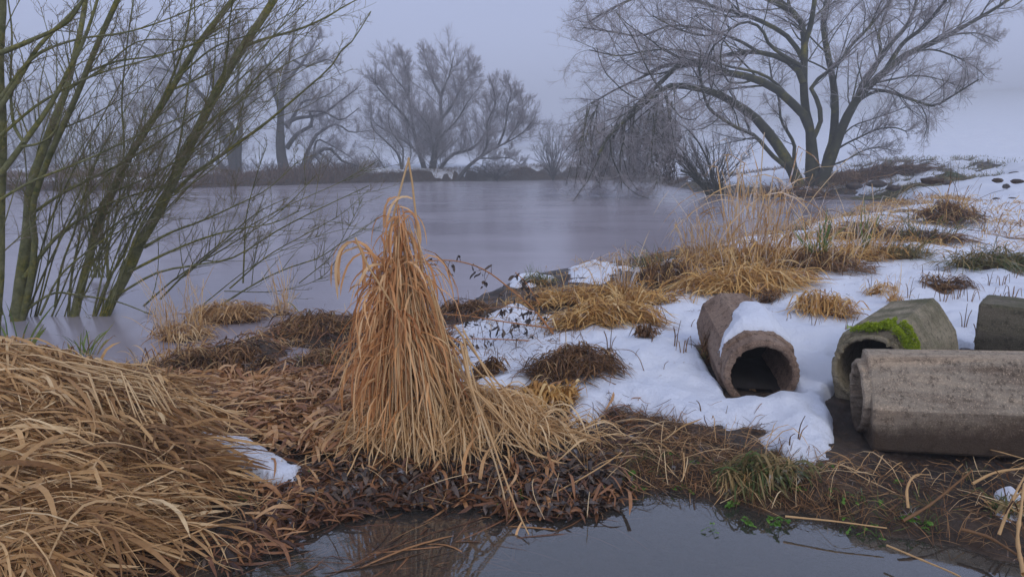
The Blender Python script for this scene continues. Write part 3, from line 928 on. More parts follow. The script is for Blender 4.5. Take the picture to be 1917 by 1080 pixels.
def ribbon(P, W, r, tw=0.4, prof='leaf', tint=None):
    N, S, _ = P.shape
    T = norm(np.gradient(P, axis=1))
    a = norm(r.normal(size=(N, 3)) * tw + np.array([0, 0, 1.0]))
    side = np.cross(T, a[:, None, :])
    side = norm(side + 1e-6)
    s = np.linspace(0, 1, S)
    if prof == 'leaf':
        w = (0.55 + 0.9 * s) * np.sqrt(np.clip(1 - s ** 3, 0.0, 1)) * 1.0
        w[-1] = 0.06
    elif prof == 'stalk':
        w = 1 - 0.45 * s
    else:
        w = np.sin(np.pi * np.clip(s * 0.92 + 0.08, 0, 1)) ** 0.7; w[-1] = 0.05
    off = side * (W[:, None] * 0.5 * w[None])[..., None]
    V = np.stack([P - off, P + off], 2).reshape(-1, 3)
    n = np.arange(N)[:, None] * S * 2 + np.arange(S - 1)[None] * 2
    Q = np.stack([n, n + 1, n + 3, n + 2], -1).reshape(-1, 4)
    if tint is None: tint = r.random(N)
    return V, [Q], np.repeat(tint, S * 2)
# withered leaves
r = rng(91)
Q = lv[1][0]
sel = r.integers(0, len(Q), 1300); si = r.integers(1, 5, 1300)
B = Q[sel, si]
B = B[(B[:, 2] > 0.8)]
Vv, Fv, Tv = blades(B, r.normal(size=B.shape) * 0.4 + [0, 0, -0.8], r.uniform(0.10, 0.22, len(B)), 0.04, 0.3, 3, 92)
mesh_obj("withered_leaves", Vv, Fv, M['dark_leaf'], root, tint=Tv)["kind"] = "stuff"

# shrub at the foot of the big willow
sh = []
for i in range(34):
    x1 = hr.uniform(1215, 1420); f_ = (x1 - 1330) / 120.0
    sh.append(([(1335 + hr.uniform(-12, 25), 366), (1335 + f_ * 35, 335 + hr.uniform(-5, 5)), (1335 + f_ * 75, 300 + hr.uniform(-8, 8)), (x1, 235 + 40 * abs(f_) + hr.uniform(-5, 45))], 0.04, 0.01, hr.uniform(-2, 2)))
sh += [([(1335, 366), (1310, 345), (1290, 325), (1275, 320)], 0.09, 0.05, -0.5), ([(1338, 366), (1295, 310), (1262, 262), (1225, 225)], 0.07, 0.03, -0.5), ([(1345, 366), (1320, 290), (1290, 245), (1250, 220)], 0.06, 0.03, 1)]
sb = at_z(1337, 367, 0.0)
make_tree("willow_shrub", "low bushy willow shrub leaning out of the ice beside the great willow", "shrub", None, (sb[0], sb[1], 0.0), limb_set(sh, sb[1], 10, 14),
  [dict(k=10, t0=0.15, t1=1.0, ratio=0.34, ang=(20, 55), up=0.10, wander=0.16, segs=5, rrat=0.5, rmin=0.007),
   dict(k=6, t0=0.2, t1=1.0, ratio=0.5, ang=(25, 60), up=0.05, wander=0.2, segs=4, rrat=0.6, rmin=0.0055)],
  M['bark_mid'], M['twig_mid'], 15, zfloor=0.0)

# centre tree across the pond
R2 = lambda p: zc(p, 2.6625, 600)
ctree = [
 (R2([(550, 915), (560, 820), (580, 720), (600, 600), (600, 480), (640, 380), (660, 290)]), 0.425, 0.048),
 (R2([(535, 915), (515, 830), (485, 740), (460, 620), (440, 480), (380, 400), (330, 330)]), 0.323, 0.042),
 (R2([(560, 915), (600, 840), (660, 770), (760, 740), (830, 650), (870, 540), (880, 460)]), 0.221, 0.030),
 (R2([(555, 900), (565, 780), (545, 640), (500, 580), (460, 530)]), 0.187, 0.030),
 (R2([(600, 600), (660, 520), (700, 440), (740, 380), (770, 330)]), 0.170, 0.030),
 (R2([(600, 480), (560, 400), (530, 320), (515, 250)]), 0.153, 0.030),
 (R2([(545, 910), (570, 800), (590, 700), (680, 600), (740, 500), (790, 440)]), 0.204, 0.030),
 (R2([(460, 640), (400, 560), (340, 500), (280, 430), (270, 370)]), 0.170, 0.030),
 (R2([(500, 780), (440, 720), (380, 680), (320, 650), (260, 600), (250, 520)]), 0.136, 0.024),
 (R2([(440, 480), (440, 400), (420, 330), (400, 270)]), 0.128, 0.030),
]
lev_far = [dict(k=32, t0=0.10, t1=0.97, ratio=0.38, ang=(18, 80), up=0.18, wander=0.12, segs=7, rrat=0.32, rmin=0.008, tpow=1.0, rl=0.005),
           dict(k=17, t0=0.08, t1=1.0, ratio=0.50, ang=(18, 55), up=0.16, wander=0.12, segs=5, rrat=0.55, rmin=0.0072, rl=0.004),
           dict(k=12, t0=0.05, t1=1.0, ratio=0.60, ang=(15, 50), up=0.08, wander=0.16, segs=3, rrat=0.7, rmin=0.0072, rl=0.002)]
def base_at(px, d):
    p = at_d(px, 340, d)
    return (p[0], d, float(ground_exact(np.array([p[0]]), np.array([d]))[0]))
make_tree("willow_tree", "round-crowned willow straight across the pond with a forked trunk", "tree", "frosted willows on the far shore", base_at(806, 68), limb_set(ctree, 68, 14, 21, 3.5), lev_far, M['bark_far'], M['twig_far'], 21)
lean = [
 (R2([(670, 915), (710, 860), (760, 810), (850, 750), (940, 705), (1010, 660), (1060, 600)]), 0.238, 0.030),
 (R2([(800, 785), (830, 720), (830, 620), (870, 520), (860, 440), (850, 420)]), 0.136, 0.030),
 (R2([(880, 740), (920, 640), (930, 540), (950, 470), (940, 420)]), 0.128, 0.030),
 (R2([(930, 710), (990, 600), (1010, 520), (990, 470)]), 0.102, 0.030),
 (R2([(790, 790), (870, 790), (950, 790), (1010, 830)]), 0.085, 0.024),
]
make_tree("willow_tree", "willow leaning low over the bank beside the round-crowned one", "tree", "frosted willows on the far shore", base_at(853, 67), limb_set(lean, 67, 14, 22, 3), [dict(lev_far[0], k=24)] + lev_far[1:], M['bark_far'], M['twig_far'], 22)
sml = [
 (R2([(410, 905), (400, 820), (380, 760), (320, 700), (260, 640), (250, 560)]), 0.136, 0.024),
 (R2([(405, 905), (410, 800), (410, 740), (350, 650), (340, 560), (380, 480)]), 0.119, 0.024),
 (R2([(400, 880), (330, 850), (280, 780), (230, 730), (190, 740)]), 0.085, 0.018),
 (R2([(405, 880), (450, 780), (440, 700), (430, 620)]), 0.085, 0.018),
]
make_tree("young_willow", "thin small willow in front of the round-crowned one", "tree", "frosted willows on the far shore", base_at(752, 66), limb_set(sml, 66, 12, 23, 2), [dict(lev_far[0], k=16, ratio=0.4), dict(lev_far[1], k=7), dict(lev_far[2], k=4)], M['bark_far'], M['twig_far'], 23)

# the two old willows behind the near stems
R1 = lambda p: zc(p, 2.6625, 0)
t1 = [
 (R1([(1430, 900), (1400, 760), (1400, 600), (1410, 430), (1440, 300), (1460, 200), (1480, 120)]), 0.527, 0.054),
 (R1([(1400, 560), (1360, 440), (1330, 330), (1290, 250)]), 0.221, 0.036),
 (R1([(1410, 430), (1500, 320), (1560, 230), (1600, 160)]), 0.187, 0.036),
 (R1([(1450, 900), (1520, 830), (1570, 770), (1640, 740), (1700, 800), (1760, 820), (1850, 850)]), 0.323, 0.036),
 (R1([(1500, 850), (1560, 700), (1610, 650), (1680, 620), (1750, 660), (1850, 650)]), 0.221, 0.030),
 (R1([(1430, 740), (1480, 670), (1560, 620), (1540, 560), (1620, 560), (1700, 600), (1790, 540)]), 0.221, 0.036),
 (R1([(1420, 620), (1480, 590), (1600, 570), (1700, 500), (1780, 440)]), 0.204, 0.030),
 (R1([(1430, 640), (1500, 520), (1540, 500), (1620, 480), (1690, 430)]), 0.170, 0.030),
 (R1([(1560, 790), (1580, 700), (1640, 720), (1740, 780), (1800, 840)]), 0.119, 0.030),
 (R1([(1570, 780), (1620, 840), (1660, 880)]), 0.102, 0.030), (R1([(1590, 760), (1700, 850), (1760, 890)]), 0.102, 0.030),
 (R1([(1460, 300), (1530, 330), (1640, 300), (1700, 380)]), 0.119, 0.024),
]
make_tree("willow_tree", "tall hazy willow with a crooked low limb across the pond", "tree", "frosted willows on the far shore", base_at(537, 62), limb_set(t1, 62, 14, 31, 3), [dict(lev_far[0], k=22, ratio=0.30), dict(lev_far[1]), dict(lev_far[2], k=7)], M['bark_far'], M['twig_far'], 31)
t2 = [
 (R1([(1170, 920), (1150, 780), (1100, 640), (1040, 520), (960, 430), (860, 360), (740, 330)]), 0.425, 0.042),
 (R1([(1160, 920), (1170, 780), (1160, 640), (1100, 560), (1060, 430), (1040, 300), (1000, 180)]), 0.383, 0.042),
 (R1([(1190, 920), (1190, 760), (1200, 600), (1180, 460), (1190, 330), (1160, 220)]), 0.306, 0.042),
 (R1([(1140, 880), (1060, 770), (980, 680), (900, 600), (840, 500), (760, 440), (660, 430)]), 0.255, 0.030),
 (R1([(1000, 900), (1010, 760), (1030, 640), (1100, 580), (1180, 540), (1240, 420)]), 0.221, 0.030),
 (R1([(980, 440), (900, 330), (850, 250), (830, 180)]), 0.170, 0.030),
 (R1([(1060, 420), (1120, 320), (1180, 240), (1220, 150)]), 0.170, 0.030),
 (R1([(860, 370), (760, 260), (660, 210), (600, 180)]), 0.136, 0.024),
 (R1([(1190, 560), (1260, 500), (1290, 420), (1270, 330)]), 0.136, 0.030),
 (R1([(900, 610), (820, 560), (700, 540), (600, 480), (560, 380)]), 0.136, 0.024),
]
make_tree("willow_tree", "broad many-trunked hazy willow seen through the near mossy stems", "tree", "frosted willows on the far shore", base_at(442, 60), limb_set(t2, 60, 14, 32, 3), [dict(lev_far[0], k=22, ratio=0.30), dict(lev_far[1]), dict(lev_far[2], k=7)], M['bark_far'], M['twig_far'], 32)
def generic_limbs(px, py, w, h, n, seed, r0, lean=0.0):
    r = rng(seed); out = []
    for i in range(n):
        f = (i + 0.5) / n * 2 - 1 + r.uniform(-.1, .1)
        hh = h * (0.95 - 0.45 * f * f) * r.uniform(0.85, 1.05)
        out.append(([(px, py), (px + f * w * 0.10 + lean * 0.1, py - hh * 0.25), (px + f * w * 0.27 + lean * 0.4 + r.uniform(-6, 6), py - hh * 0.55), (px + f * w * 0.40 + lean * 0.8 + r.uniform(-8, 8), py - hh * 0.78), (px + f * w * 0.5 + lean, py - hh)], r0 * r.uniform(0.6, 1), r0 * 0.15))
    return out
for (px, py, d, w, h, n, sd, r0, lab) in [
    (300, 345, 84, 150, 205, 7, 41, 0.36, "pale willow, half lost in mist, rising between two leaning near trunks"),
    (205, 345, 92, 150, 160, 7, 42, 0.3, "misty willow far across the ice, low crown above the dark reeds"),
    (75, 345, 88, 170, 200, 8, 43, 0.36, "misty round willow on the far shore beyond the thick mossy trunk"),
    (-70, 345, 84, 190, 240, 8, 44, 0.36, "misty willow partly cut off by the picture edge")]:
    make_tree("willow_tree", lab, "tree", "frosted willows on the far shore", base_at(px, d), limb_set(generic_limbs(px, py, w, h, n, sd, r0), d, 12, sd, 4), [dict(lev_far[0], k=18), dict(lev_far[1], k=8), dict(lev_far[2], k=5)], M['bark_far'], M['twig_far'], sd)
# bushes to the right of the centre tree
for (px, d, w, h, n, sd, lab) in [
    (1035, 66, 85, 110, 16, 51, "bare thorny bush on the far bank, smaller than its frosted neighbour"),
    (1120, 56, 150, 160, 22, 52, "tall frosted bush rising behind the drooping boughs"),
    (1200, 52, 130, 130, 18, 53, "frosted bush between the withered bough and the snowy bank"),
    (930, 69, 90, 45, 12, 54, "low scrub under the leaning willow on the far bank"),
    (690, 67, 90, 50, 12, 55, "low scrub by the tangled limbs of the tall hazy willow"),
    (600, 64, 120, 60, 14, 56, "brushwood beneath the crooked low limb across the pond"),
    (250, 62, 200, 60, 18, 57, "dark brush at the ice edge behind the near leaning stems"),
    (120, 66, 200, 62, 20, 58, "dark brush on the far bank below the misty round willow"),
    (375, 63, 170, 48, 18, 59, "dark brush under the broad many-trunked willow"),
    (490, 64, 150, 40, 16, 60, "dark brush between the two old willows across the ice"),
    (0, 66, 200, 66, 20, 68, "dark brush on the far bank cut by the picture edge")]:
    gl = generic_limbs(px, 338 if d > 60 else 342, w, h, n, sd, 0.07)
    make_tree("bare_bush", lab, "bush", "bare bushes on the far shore", base_at(px, d), limb_set(gl, d, 9, sd, 3), [dict(k=13, t0=0.08, t1=1.0, ratio=0.36, ang=(15, 55), up=0.10, wander=0.16, segs=5, rrat=0.5, rmin=0.010), dict(k=10, t0=0.15, t1=1, ratio=0.5, ang=(20, 55), up=0.08, wander=0.18, segs=3, rrat=0.6, rmin=0.009)], M['bark_far'], M['twig_far'], sd)

# ---------------------------------------------------------------- near willow stems at the left
Z4 = lambda p: zc(p, 2.6625, 0, 350)
near_lv = [dict(k=11, t0=0.18, t1=1.0, ratio=0.28, ang=(16, 50), up=0.10, wander=0.08, segs=8, rrat=0.32, rmin=0.0028, rl=0.005),
           dict(k=6, t0=0.12, t1=1.0, ratio=0.45, ang=(20, 60), up=0.10, wander=0.12, segs=6, rrat=0.6, rmin=0.0022),
           dict(k=3, t0=0.2, t1=1.0, ratio=0.45, ang=(25, 60), up=0.08, wander=0.14, segs=4, rrat=0.7, rmin=0.0016)]
def near_stem(name, label, px, py, limbs, seed, levels=near_lv, dbase=None, spread=0.7):
    b = at_z(px, py, 0.0)
    d = dbase or b[1]
    p = at_d(px, py, d)
    limbs = [(l[0], l[1] * (0.80 if l[1] > 0.035 else 0.70), l[2] * (0.85 if l[1] > 0.035 else 0.65)) + tuple(l[3:]) for l in limbs]
    return make_tree(name, label, "tree", None, (p[0], d, -0.02), limb_set(limbs, d, 18, seed, spread), levels, M['bark_near'], M['twig_near'], seed, zfloor=0.0)
near_stem("leaning_willow", "thick upright trunk cropped by the picture edge, lichen on its bark", -22, 640, [
    ([(-22, 650), (-12, 520), (-10, 400), (-2, 250), (-8, 120), (-2, 0), (0, -120)], 0.10, 0.055, 0.2),
    ([(0, 100), (60, 75), (113, 50), (140, 25), (175, -40)], 0.028, 0.012), ([(-5, 210), (40, 140), (75, 85), (130, 30), (165, -10)], 0.03, 0.014),
    ([(0, 327), (45, 267), (98, 190), (135, 120), (158, 75), (180, 10), (200, -60)], 0.032, 0.014), ([(45, 268), (25, 230), (20, 150), (22, 60), (12, -20)], 0.018, 0.008),
    ([(40, 275), (75, 268), (103, 245), (117, 205), (130, 150)], 0.016, 0.006), ([(0, 185), (60, 110), (140, 75), (240, 60), (330, 30), (420, -10)], 0.02, 0.006),
    ([(0, 255), (80, 190), (180, 140), (300, 105), (420, 60)], 0.018, 0.006), ([(-10, 380), (60, 340), (160, 300), (290, 240), (400, 200)], 0.018, 0.006)], 61)
near_stem("leaning_willow", "mossiest twin trunk, green and yellow lichen low down, standing in the ice", 34, 600, [
    ([(32, 608), (38, 540), (52, 440), (58, 350), (75, 300), (100, 230), (124, 173), (142, 100), (155, 40), (168, -60)], 0.068, 0.030, 0.5),
    ([(40, 605), (58, 520), (66, 440), (60, 390), (90, 300), (131, 210), (160, 140), (184, 80), (225, -10), (250, -60)], 0.036, 0.022, -0.3),
    ([(45, 520), (75, 480), (110, 440), (160, 405), (220, 375), (300, 350), (400, 310)], 0.03, 0.007), ([(0, 590), (-20, 500), (-40, 420), (-70, 300)], 0.04, 0.02),
    ([(60, 400), (120, 360), (200, 320), (290, 270), (390, 200), (470, 130)], 0.02, 0.006), ([(165, 135), (220, 115), (290, 105), (360, 85), (450, 40)], 0.014, 0.005),
    ([(40, 590), (70, 565), (105, 548), (150, 553), (220, 565), (285, 590)], 0.018, 0.007), ([(125, 170), (190, 130), (260, 78), (350, 77), (430, 70)], 0.014, 0.005),
    ([(75, 590), (110, 520), (165, 470), (230, 430), (320, 400)], 0.016, 0.006)], 62)
near_stem("leaning_willow", "slender leaning trunk next after the mossy twin trunk", 139, 592, [
    ([(137, 600), (150, 540), (165, 490), (180, 425), (205, 370), (233, 308), (265, 255), (286, 222), (315, 175), (331, 147), (376, 75), (436, 0), (470, -50)], 0.052, 0.028, 0.4),
    ([(230, 312), (232, 260), (228, 190), (236, 100), (250, 0), (262, -60)], 0.014, 0.006), ([(128, 598), (134, 520), (150, 440), (165, 350), (170, 260)], 0.02, 0.008),
    ([(103, 575), (115, 500), (140, 430), (165, 340), (200, 260)], 0.017, 0.007), ([(290, 215), (320, 150), (345, 80), (360, 0), (372, -60)], 0.018, 0.009),
    ([(170, 460), (230, 410), (300, 380), (380, 330), (450, 270)], 0.016, 0.006), ([(210, 360), (280, 330), (370, 280), (450, 240)], 0.013, 0.005), ([(330, 148), (400, 90), (480, 60), (570, 10)], 0.014, 0.005)], 63)
near_stem("leaning_willow", "long straight trunk leaning the farthest across, rising out of frame over the pond", 197, 590, [
    ([(192, 600), (215, 550), (240, 508), (255, 470), (270, 440), (300, 391), (338, 308), (372, 240), (413, 158), (458, 83), (495, 30), (530, -30)], 0.058, 0.034, 0.4),
    ([(463, 85), (500, 72), (560, 55), (608, 34), (640, 15), (668, 0)], 0.022, 0.008, 0.2), ([(327, 361), (360, 328), (406, 297), (455, 262), (500, 229), (571, 169), (617, 128), (640, 95), (662, 75), (695, 22)], 0.026, 0.006, -0.4),
    ([(270, 463), (320, 435), (376, 414), (440, 385), (500, 354), (560, 300)], 0.022, 0.006), ([(240, 510), (280, 490), (312, 474), (376, 448), (440, 430), (511, 418), (560, 395)], 0.022, 0.006),
    ([(215, 555), (293, 511), (368, 496), (439, 481), (522, 430), (600, 390), (690, 348)], 0.018, 0.005), ([(300, 391), (318, 340), (335, 275), (350, 180), (365, 60), (360, -50)], 0.016, 0.008),
    ([(177, 595), (200, 530), (235, 470), (255, 410), (290, 330), (310, 270)], 0.02, 0.008), ([(413, 158), (425, 100), (430, 40), (440, -40)], 0.014, 0.006), ([(372, 240), (450, 190), (520, 130), (600, 90)], 0.014, 0.005)], 64)
low_lv = [dict(k=13, t0=0.1, t1=1.0, ratio=0.28, ang=(20, 55), up=0.14, wander=0.09, segs=6, rrat=0.55, rmin=0.003), dict(k=5, t0=0.15, t1=1.0, ratio=0.42, ang=(20, 55), up=0.10, wander=0.12, segs=4, rrat=0.6, rmin=0.0022)]
near_stem("willow_shoots", "low thicket of thin shoots fanning sideways over the ice", 420, 572, [
    ([(400, 580), (450, 548), (500, 519), (550, 498), (600, 481), (660, 440), (713, 406)], 0.015, 0.004, 0.3), ([(300, 560), (360, 500), (420, 450), (480, 400), (540, 370)], 0.016, 0.005),
    ([(430, 540), (500, 480), (570, 440), (640, 400), (690, 355)], 0.012, 0.004), ([(455, 530), (458, 460), (462, 400), (480, 330), (500, 270)], 0.012, 0.005),
    ([(250, 590), (330, 520), (420, 465), (520, 400), (590, 330)], 0.015, 0.004), ([(380, 570), (470, 500), (550, 460), (640, 430), (700, 430)], 0.010, 0.003), ([(340, 520), (440, 440), (540, 385), (640, 340), (710, 300)], 0.012, 0.003),
    ([(560, 530), (620, 480), (650, 430), (680, 370)], 0.008, 0.003), ([(420, 545), (520, 545), (600, 520), (640, 470)], 0.009, 0.003)], 65, low_lv)
# many slender whips fanning up and across
wh = []
for i in range(21):
    bx = hr.uniform(10, 235); dx = hr.uniform(120, 470); ty = hr.uniform(-70, 240)
    bow = hr.uniform(-30, 30)
    wh.append(([(bx, 598), (bx + dx * 0.16, 598 - (598 - ty) * 0.28), (bx + dx * 0.45 + bow, 598 - (598 - ty) * 0.58), (bx + dx * 0.78 + bow, 598 - (598 - ty) * 0.84), (bx + dx, ty)], hr.uniform(0.007, 0.015), 0.003, hr.uniform(-1.0, 1.0)))
near_stem("willow_shoots", "fan of many slender whips rising between the mossy leaning trunks", 130, 592, wh, 67, [dict(near_lv[0], k=9, ratio=0.26), dict(near_lv[1], k=5), dict(near_lv[2], k=2)])
# frosted twiggy bush seen between the stems
fb = []
for i in range(16):
    x1 = hr.uniform(90, 300)
    fb.append(([(185 + hr.uniform(-25, 25), 520), (185 + (x1 - 185) * .3, 420), (185 + (x1 - 185) * .7, 310), (x1, hr.uniform(190, 260))], 0.013, 0.004, hr.uniform(-.8, .8)))
near_stem("willow_shoots", "upright reddish shoots standing in the ice between the slender trunks", 185, 525, fb, 66, [dict(near_lv[0], k=9, ratio=0.25), dict(near_lv[1], k=4)])

# ---------------------------------------------------------------- air
haze_m = bpy.data.materials.new("haze_air")
haze_m.use_nodes = True
hn = haze_m.node_tree
hn.nodes.remove(hn.nodes["Principled BSDF"])
pv = hn.nodes.new("ShaderNodeVolumePrincipled")
pv.inputs["Color"].default_value = (0.96, 0.98, 1.0, 1)
pv.inputs["Density"].default_value = 0.0050
hn.links.new(pv.outputs[0], hn.nodes["Material Output"].inputs["Volume"])
x0, x1, y0, y1, z0, z1 = -420.0, 420.0, -12.0, 306.0, -1.6, 34.0
Vh = np.array([(x, y, z) for z in (z0, z1) for y in (y0, y1) for x in (x0, x1)])
Fh = np.array([(0, 2, 3, 1), (4, 5, 7, 6), (0, 1, 5, 4), (2, 6, 7, 3), (0, 4, 6, 2), (1, 3, 7, 5)])
hz = mesh_obj("haze", Vh, [Fh], haze_m, smooth=False)
tag(hz, kind="stuff")
# ---------------------------------------------------------------- grasses, reeds, litter
def lay(x, y, ang, L, W, surfn, seed=0, segs=5, lift=0.02, layer=0.03, bend=0.5, tw=0.35, prof='leaf', tint=None):
    """leaves lying on a surface, each following it with a small arch of its own"""
    r = rng(seed)
    N = len(x)
    L = np.broadcast_to(L, (N,)); W = np.broadcast_to(W, (N,))
    P = np.zeros((N, segs + 1, 3)); P[:, 0, 0] = x; P[:, 0, 1] = y
    a = np.array(ang, float).copy(); da = r.normal(size=N) * bend / segs
    for s in range(segs):
        a = a + da + r.normal(size=N) * 0.06
        P[:, s + 1, 0] = P[:, s, 0] + np.cos(a) * L / segs
        P[:, s + 1, 1] = P[:, s, 1] + np.sin(a) * L / segs
    c = P[:, :, :2].mean(1, keepdims=True)
    P[:, :, :2] += (P[:, :1, :2] - c) * 0.5
    t = np.linspace(0, 1, segs + 1)[None]
    arch = np.sin(np.pi * t) * (r.random(N) ** 2 * lift * 2.5)[:, None]
    tip = (t ** 2) * (r.random(N) ** 6 * lift * 1.6)[:, None]
    P[:, :, 2] = surfn(P[:, :, 0], P[:, :, 1]) + 0.004 + layer * r.random(N)[:, None] + arch + tip
    return ribbon(P, W, r, tw, prof, tint)

def scatter_px(poly, n, seed, z=0.08):
    """n points inside a region of the land, uniform per ground area"""
    p = W0(poly, z)
    r = rng(seed)
    lo, hi = p.min(0), p.max(0)
    out = np.zeros((0, 2))
    while len(out) < n:
        q = lo + (hi - lo) * r.random((max(n * 2, 500), 2))
        q = q[sdist(p, q[:, 0], q[:, 1]) > 0]
        out = np.vstack([out, q])
    return out[:n]

def wsurf(x, y):
    return np.maximum(surf(x, y), 0.003)
def dry(q, snow_ok=False, marg=0.0):
    k = ground_h(q[:, 0], q[:, 1]) > marg
    if not snow_ok: k &= snow_t(q[:, 0], q[:, 1]) <= 0.002
    return q[k]

# ---- leaf litter over the mud (nobody could count it)
r = rng(201)
parts = []
zone_all = [(-300, 1300), (-300, 760), (120, 700), (300, 660), (520, 610), (840, 590), (1040, 610), (1100, 760), (1180, 780), (1200, 930), (900, 960), (600, 1010), (450, 1090)]
q = dry(scatter_px(zone_all, 6500, 202), marg=-0.01)
f = fbm(q[:, 0], q[:, 1], 2.0, 3, 211)
parts.append(lay(q[:, 0], q[:, 1], r.normal(size=len(q)) * 1.0 + 0.1, r.uniform(0.06, 0.24, len(q)), 0.003 + 0.015 * r.random(len(q)) ** 2.2, wsurf, 203, 6, 0.022, 0.035, bend=1.2, tw=0.6, tint=np.clip(0.42 + 0.75 * f + r.normal(size=len(q)) * 0.22, 0, 1)))
zone_or = [(180, 790), (240, 712), (420, 700), (700, 700), (700, 780), (640, 850), (460, 830), (330, 830)]
q = dry(scatter_px(zone_or, 3600, 204), marg=-0.02)
parts.append(lay(q[:, 0], q[:, 1], r.normal(size=len(q)) * 1.2, r.uniform(0.08, 0.26, len(q)), 0.006 + 0.022 * r.random(len(q)) ** 1.5, lambda x, y: wsurf(x, y) + 0.018, 205, 6, 0.02, 0.045, bend=0.8, tw=0.45, tint=np.clip(0.84 + r.normal(size=len(q)) * 0.25, 0, 1)))
zone_rust = [(480, 1090), (380, 1090), (500, 900), (640, 860), (1000, 880), (1150, 900), (1140, 940), (900, 950), (740, 960), (600, 1000), (560, 1060)]
q = dry(scatter_px(zone_rust, 1700, 206), marg=-0.03)
parts.append(lay(q[:, 0], q[:, 1], r.normal(size=len(q)) * 0.7 + 0.3, r.uniform(0.05, 0.15, len(q)), r.uniform(0.006, 0.02, len(q)), wsurf, 207, 4, 0.012, 0.02, bend=1.2, tint=np.clip(0.36 + r.normal(size=len(q)) * 0.22, 0, 1)))
V_, F_, T_ = join(*parts)
tag(mesh_obj("leaf_litter", V_, F_, M['litter'], tint=T_), kind="stuff")
# dark sodden leaves
zone_dk = [(620, 880), (640, 830), (1050, 830), (1160, 880), (1160, 950), (1000, 960), (760, 930), (560, 940)]
q = np.vstack([dry(scatter_px(zone_dk, 1700, 221), marg=-0.02), dry(scatter_px([(560, 700), (600, 640), (850, 640), (860, 720), (700, 760)], 1300, 222), marg=-0.01), dry(scatter_px(zone_all, 1500, 223))])
V_, F_, T_ = lay(q[:, 0], q[:, 1], r.random(len(q)) * 6.3, r.uniform(0.03, 0.09, len(q)), r.uniform(0.010, 0.028, len(q)), wsurf, 224, 4, 0.012, 0.03, tw=0.35, prof='round')
tag(mesh_obj("sodden_leaves", V_, F_, M['dark_leaf'], tint=T_), kind="stuff")
# thin fallen straw
q = np.vstack([dry(scatter_px(zone_all, 1300, 231), marg=-0.05), dry(scatter_px([(1050, 790), (1400, 820), (1560, 870), (1700, 890), (1917, 880), (1917, 960), (1600, 950), (1200, 900), (1100, 880)], 260, 232))])
V_, F_, T_ = lay(q[:, 0], q[:, 1], r.normal(size=len(q)) * 1.0, r.uniform(0.10, 0.34, len(q)), r.uniform(0.002, 0.005, len(q)), wsurf, 233, 5, 0.03, 0.05, bend=0.3)
tag(mesh_obj("fallen_straw", V_, F_, M['straw'], tint=T_), kind="stuff")
# matted dead and living short grass on the muddy bank
zone_mud = [(1090, 790), (1150, 755), (1300, 775), (1440, 790), (1420, 820), (1540, 850), (1640, 860), (2300, 870), (2300, 1040), (1917, 1045), (1700, 995), (1500, 950), (1320, 920), (1200, 915), (1160, 870)]
q = dry(scatter_px(zone_mud, 9500, 241), marg=0.0)
f = fbm(q[:, 0], q[:, 1], 2.5, 3, 242)
q = q[((f > -0.05) | (r.random(len(q)) < 0.2)) & ((q[:, 0] < 1.35) | (r.random(len(q)) < 0.28))]
V_, F_, T_ = lay(q[:, 0], q[:, 1], r.random(len(q)) * 6.3, r.uniform(0.04, 0.16, len(q)), r.uniform(0.002, 0.0045, len(q)), wsurf, 243, 4, 0.012, 0.012)
tag(mesh_obj("matted_roots", V_, F_, M['brown'], tint=T_), kind="stuff")
q2 = dry(scatter_px(zone_mud, 5000, 244), marg=0.01)
f = fbm(q2[:, 0], q2[:, 1], 3.1, 3, 245)
q2 = q2[f > 0.12]
q2 = np.vstack([q2, dry(scatter_px([(1340, 900), (1400, 850), (1500, 850), (1560, 880), (1450, 915)], 700, 246))])
B = np.stack([q2[:, 0], q2[:, 1], ground_h(q2[:, 0], q2[:, 1])], -1)
V_, F_, T_ = blades(B, r.normal(size=B.shape) * 0.6 + [0, 0, 0.8], r.uniform(0.03, 0.09, len(B)), r.uniform(0.002, 0.004, len(B)), 0.35, 4, 247, floor=ground_h)
tag(mesh_obj("short_grass", V_, F_, M['grass'], tint=T_ * 0.7), kind="stuff")

# ---- the big straw heap at the left
HX, HY = -2.55, 3.15
def heap_h(x, y):
    g = 0.36 * np.exp(-(((x - HX) / 0.62) ** 2 + ((y - HY) / 0.50) ** 2))
    g = g + 0.15 * np.exp(-(((x + 1.95) / 0.48) ** 2 + ((y - 2.70) / 0.36) ** 2)) + 0.10 * np.exp(-(((x + 1.9) / 0.6) ** 2 + ((y - 2.15) / 0.3) ** 2))
    return np.maximum(ground_h(x, y), 0.0) + g + 0.02 * fbm(x, y, 4, 3, 301)
hroot = thing("straw_heap", (HX, HY, 0.0), "big tawny heap of flattened dead reeds and leaves at the water's edge", "straw heap")
gx, gy = np.meshgrid(np.linspace(-4.6, -0.85, 90), np.linspace(1.7, 4.4, 70))
gh = heap_h(gx, gy)
m_in = (gh - np.maximum(ground_h(gx, gy), 0.0)) > 0.03
V_ = np.stack([gx, gy, gh - 0.01], -1).reshape(-1, 3)
V_, Q_ = compact(V_, grid_faces(*gx.shape, keep=m_in))
mesh_obj("thatch_core", V_, [Q_], M['brown'], hroot, tint=np.full(len(V_), 0.05))
def heap_pts(n, seed, thr=0.03):
    r = rng(seed); out = np.zeros((0, 2))
    while len(out) < n:
        q = np.stack([r.uniform(-4.4, -0.8, n), r.uniform(1.75, 4.3, n)], -1)
        g = heap_h(q[:, 0], q[:, 1]) - np.maximum(ground_h(q[:, 0], q[:, 1]), 0)
        out = np.vstack([out, q[g > thr + 0.03 * r.random(n)]])
    return out[:n]
q = heap_pts(15000, 311)
q = q[sdist(W0([(365, 805), (420, 812), (495, 830), (570, 872), (550, 890), (490, 890), (430, 865), (380, 840)], 0.13), q[:, 0], q[:, 1]) < -0.07]
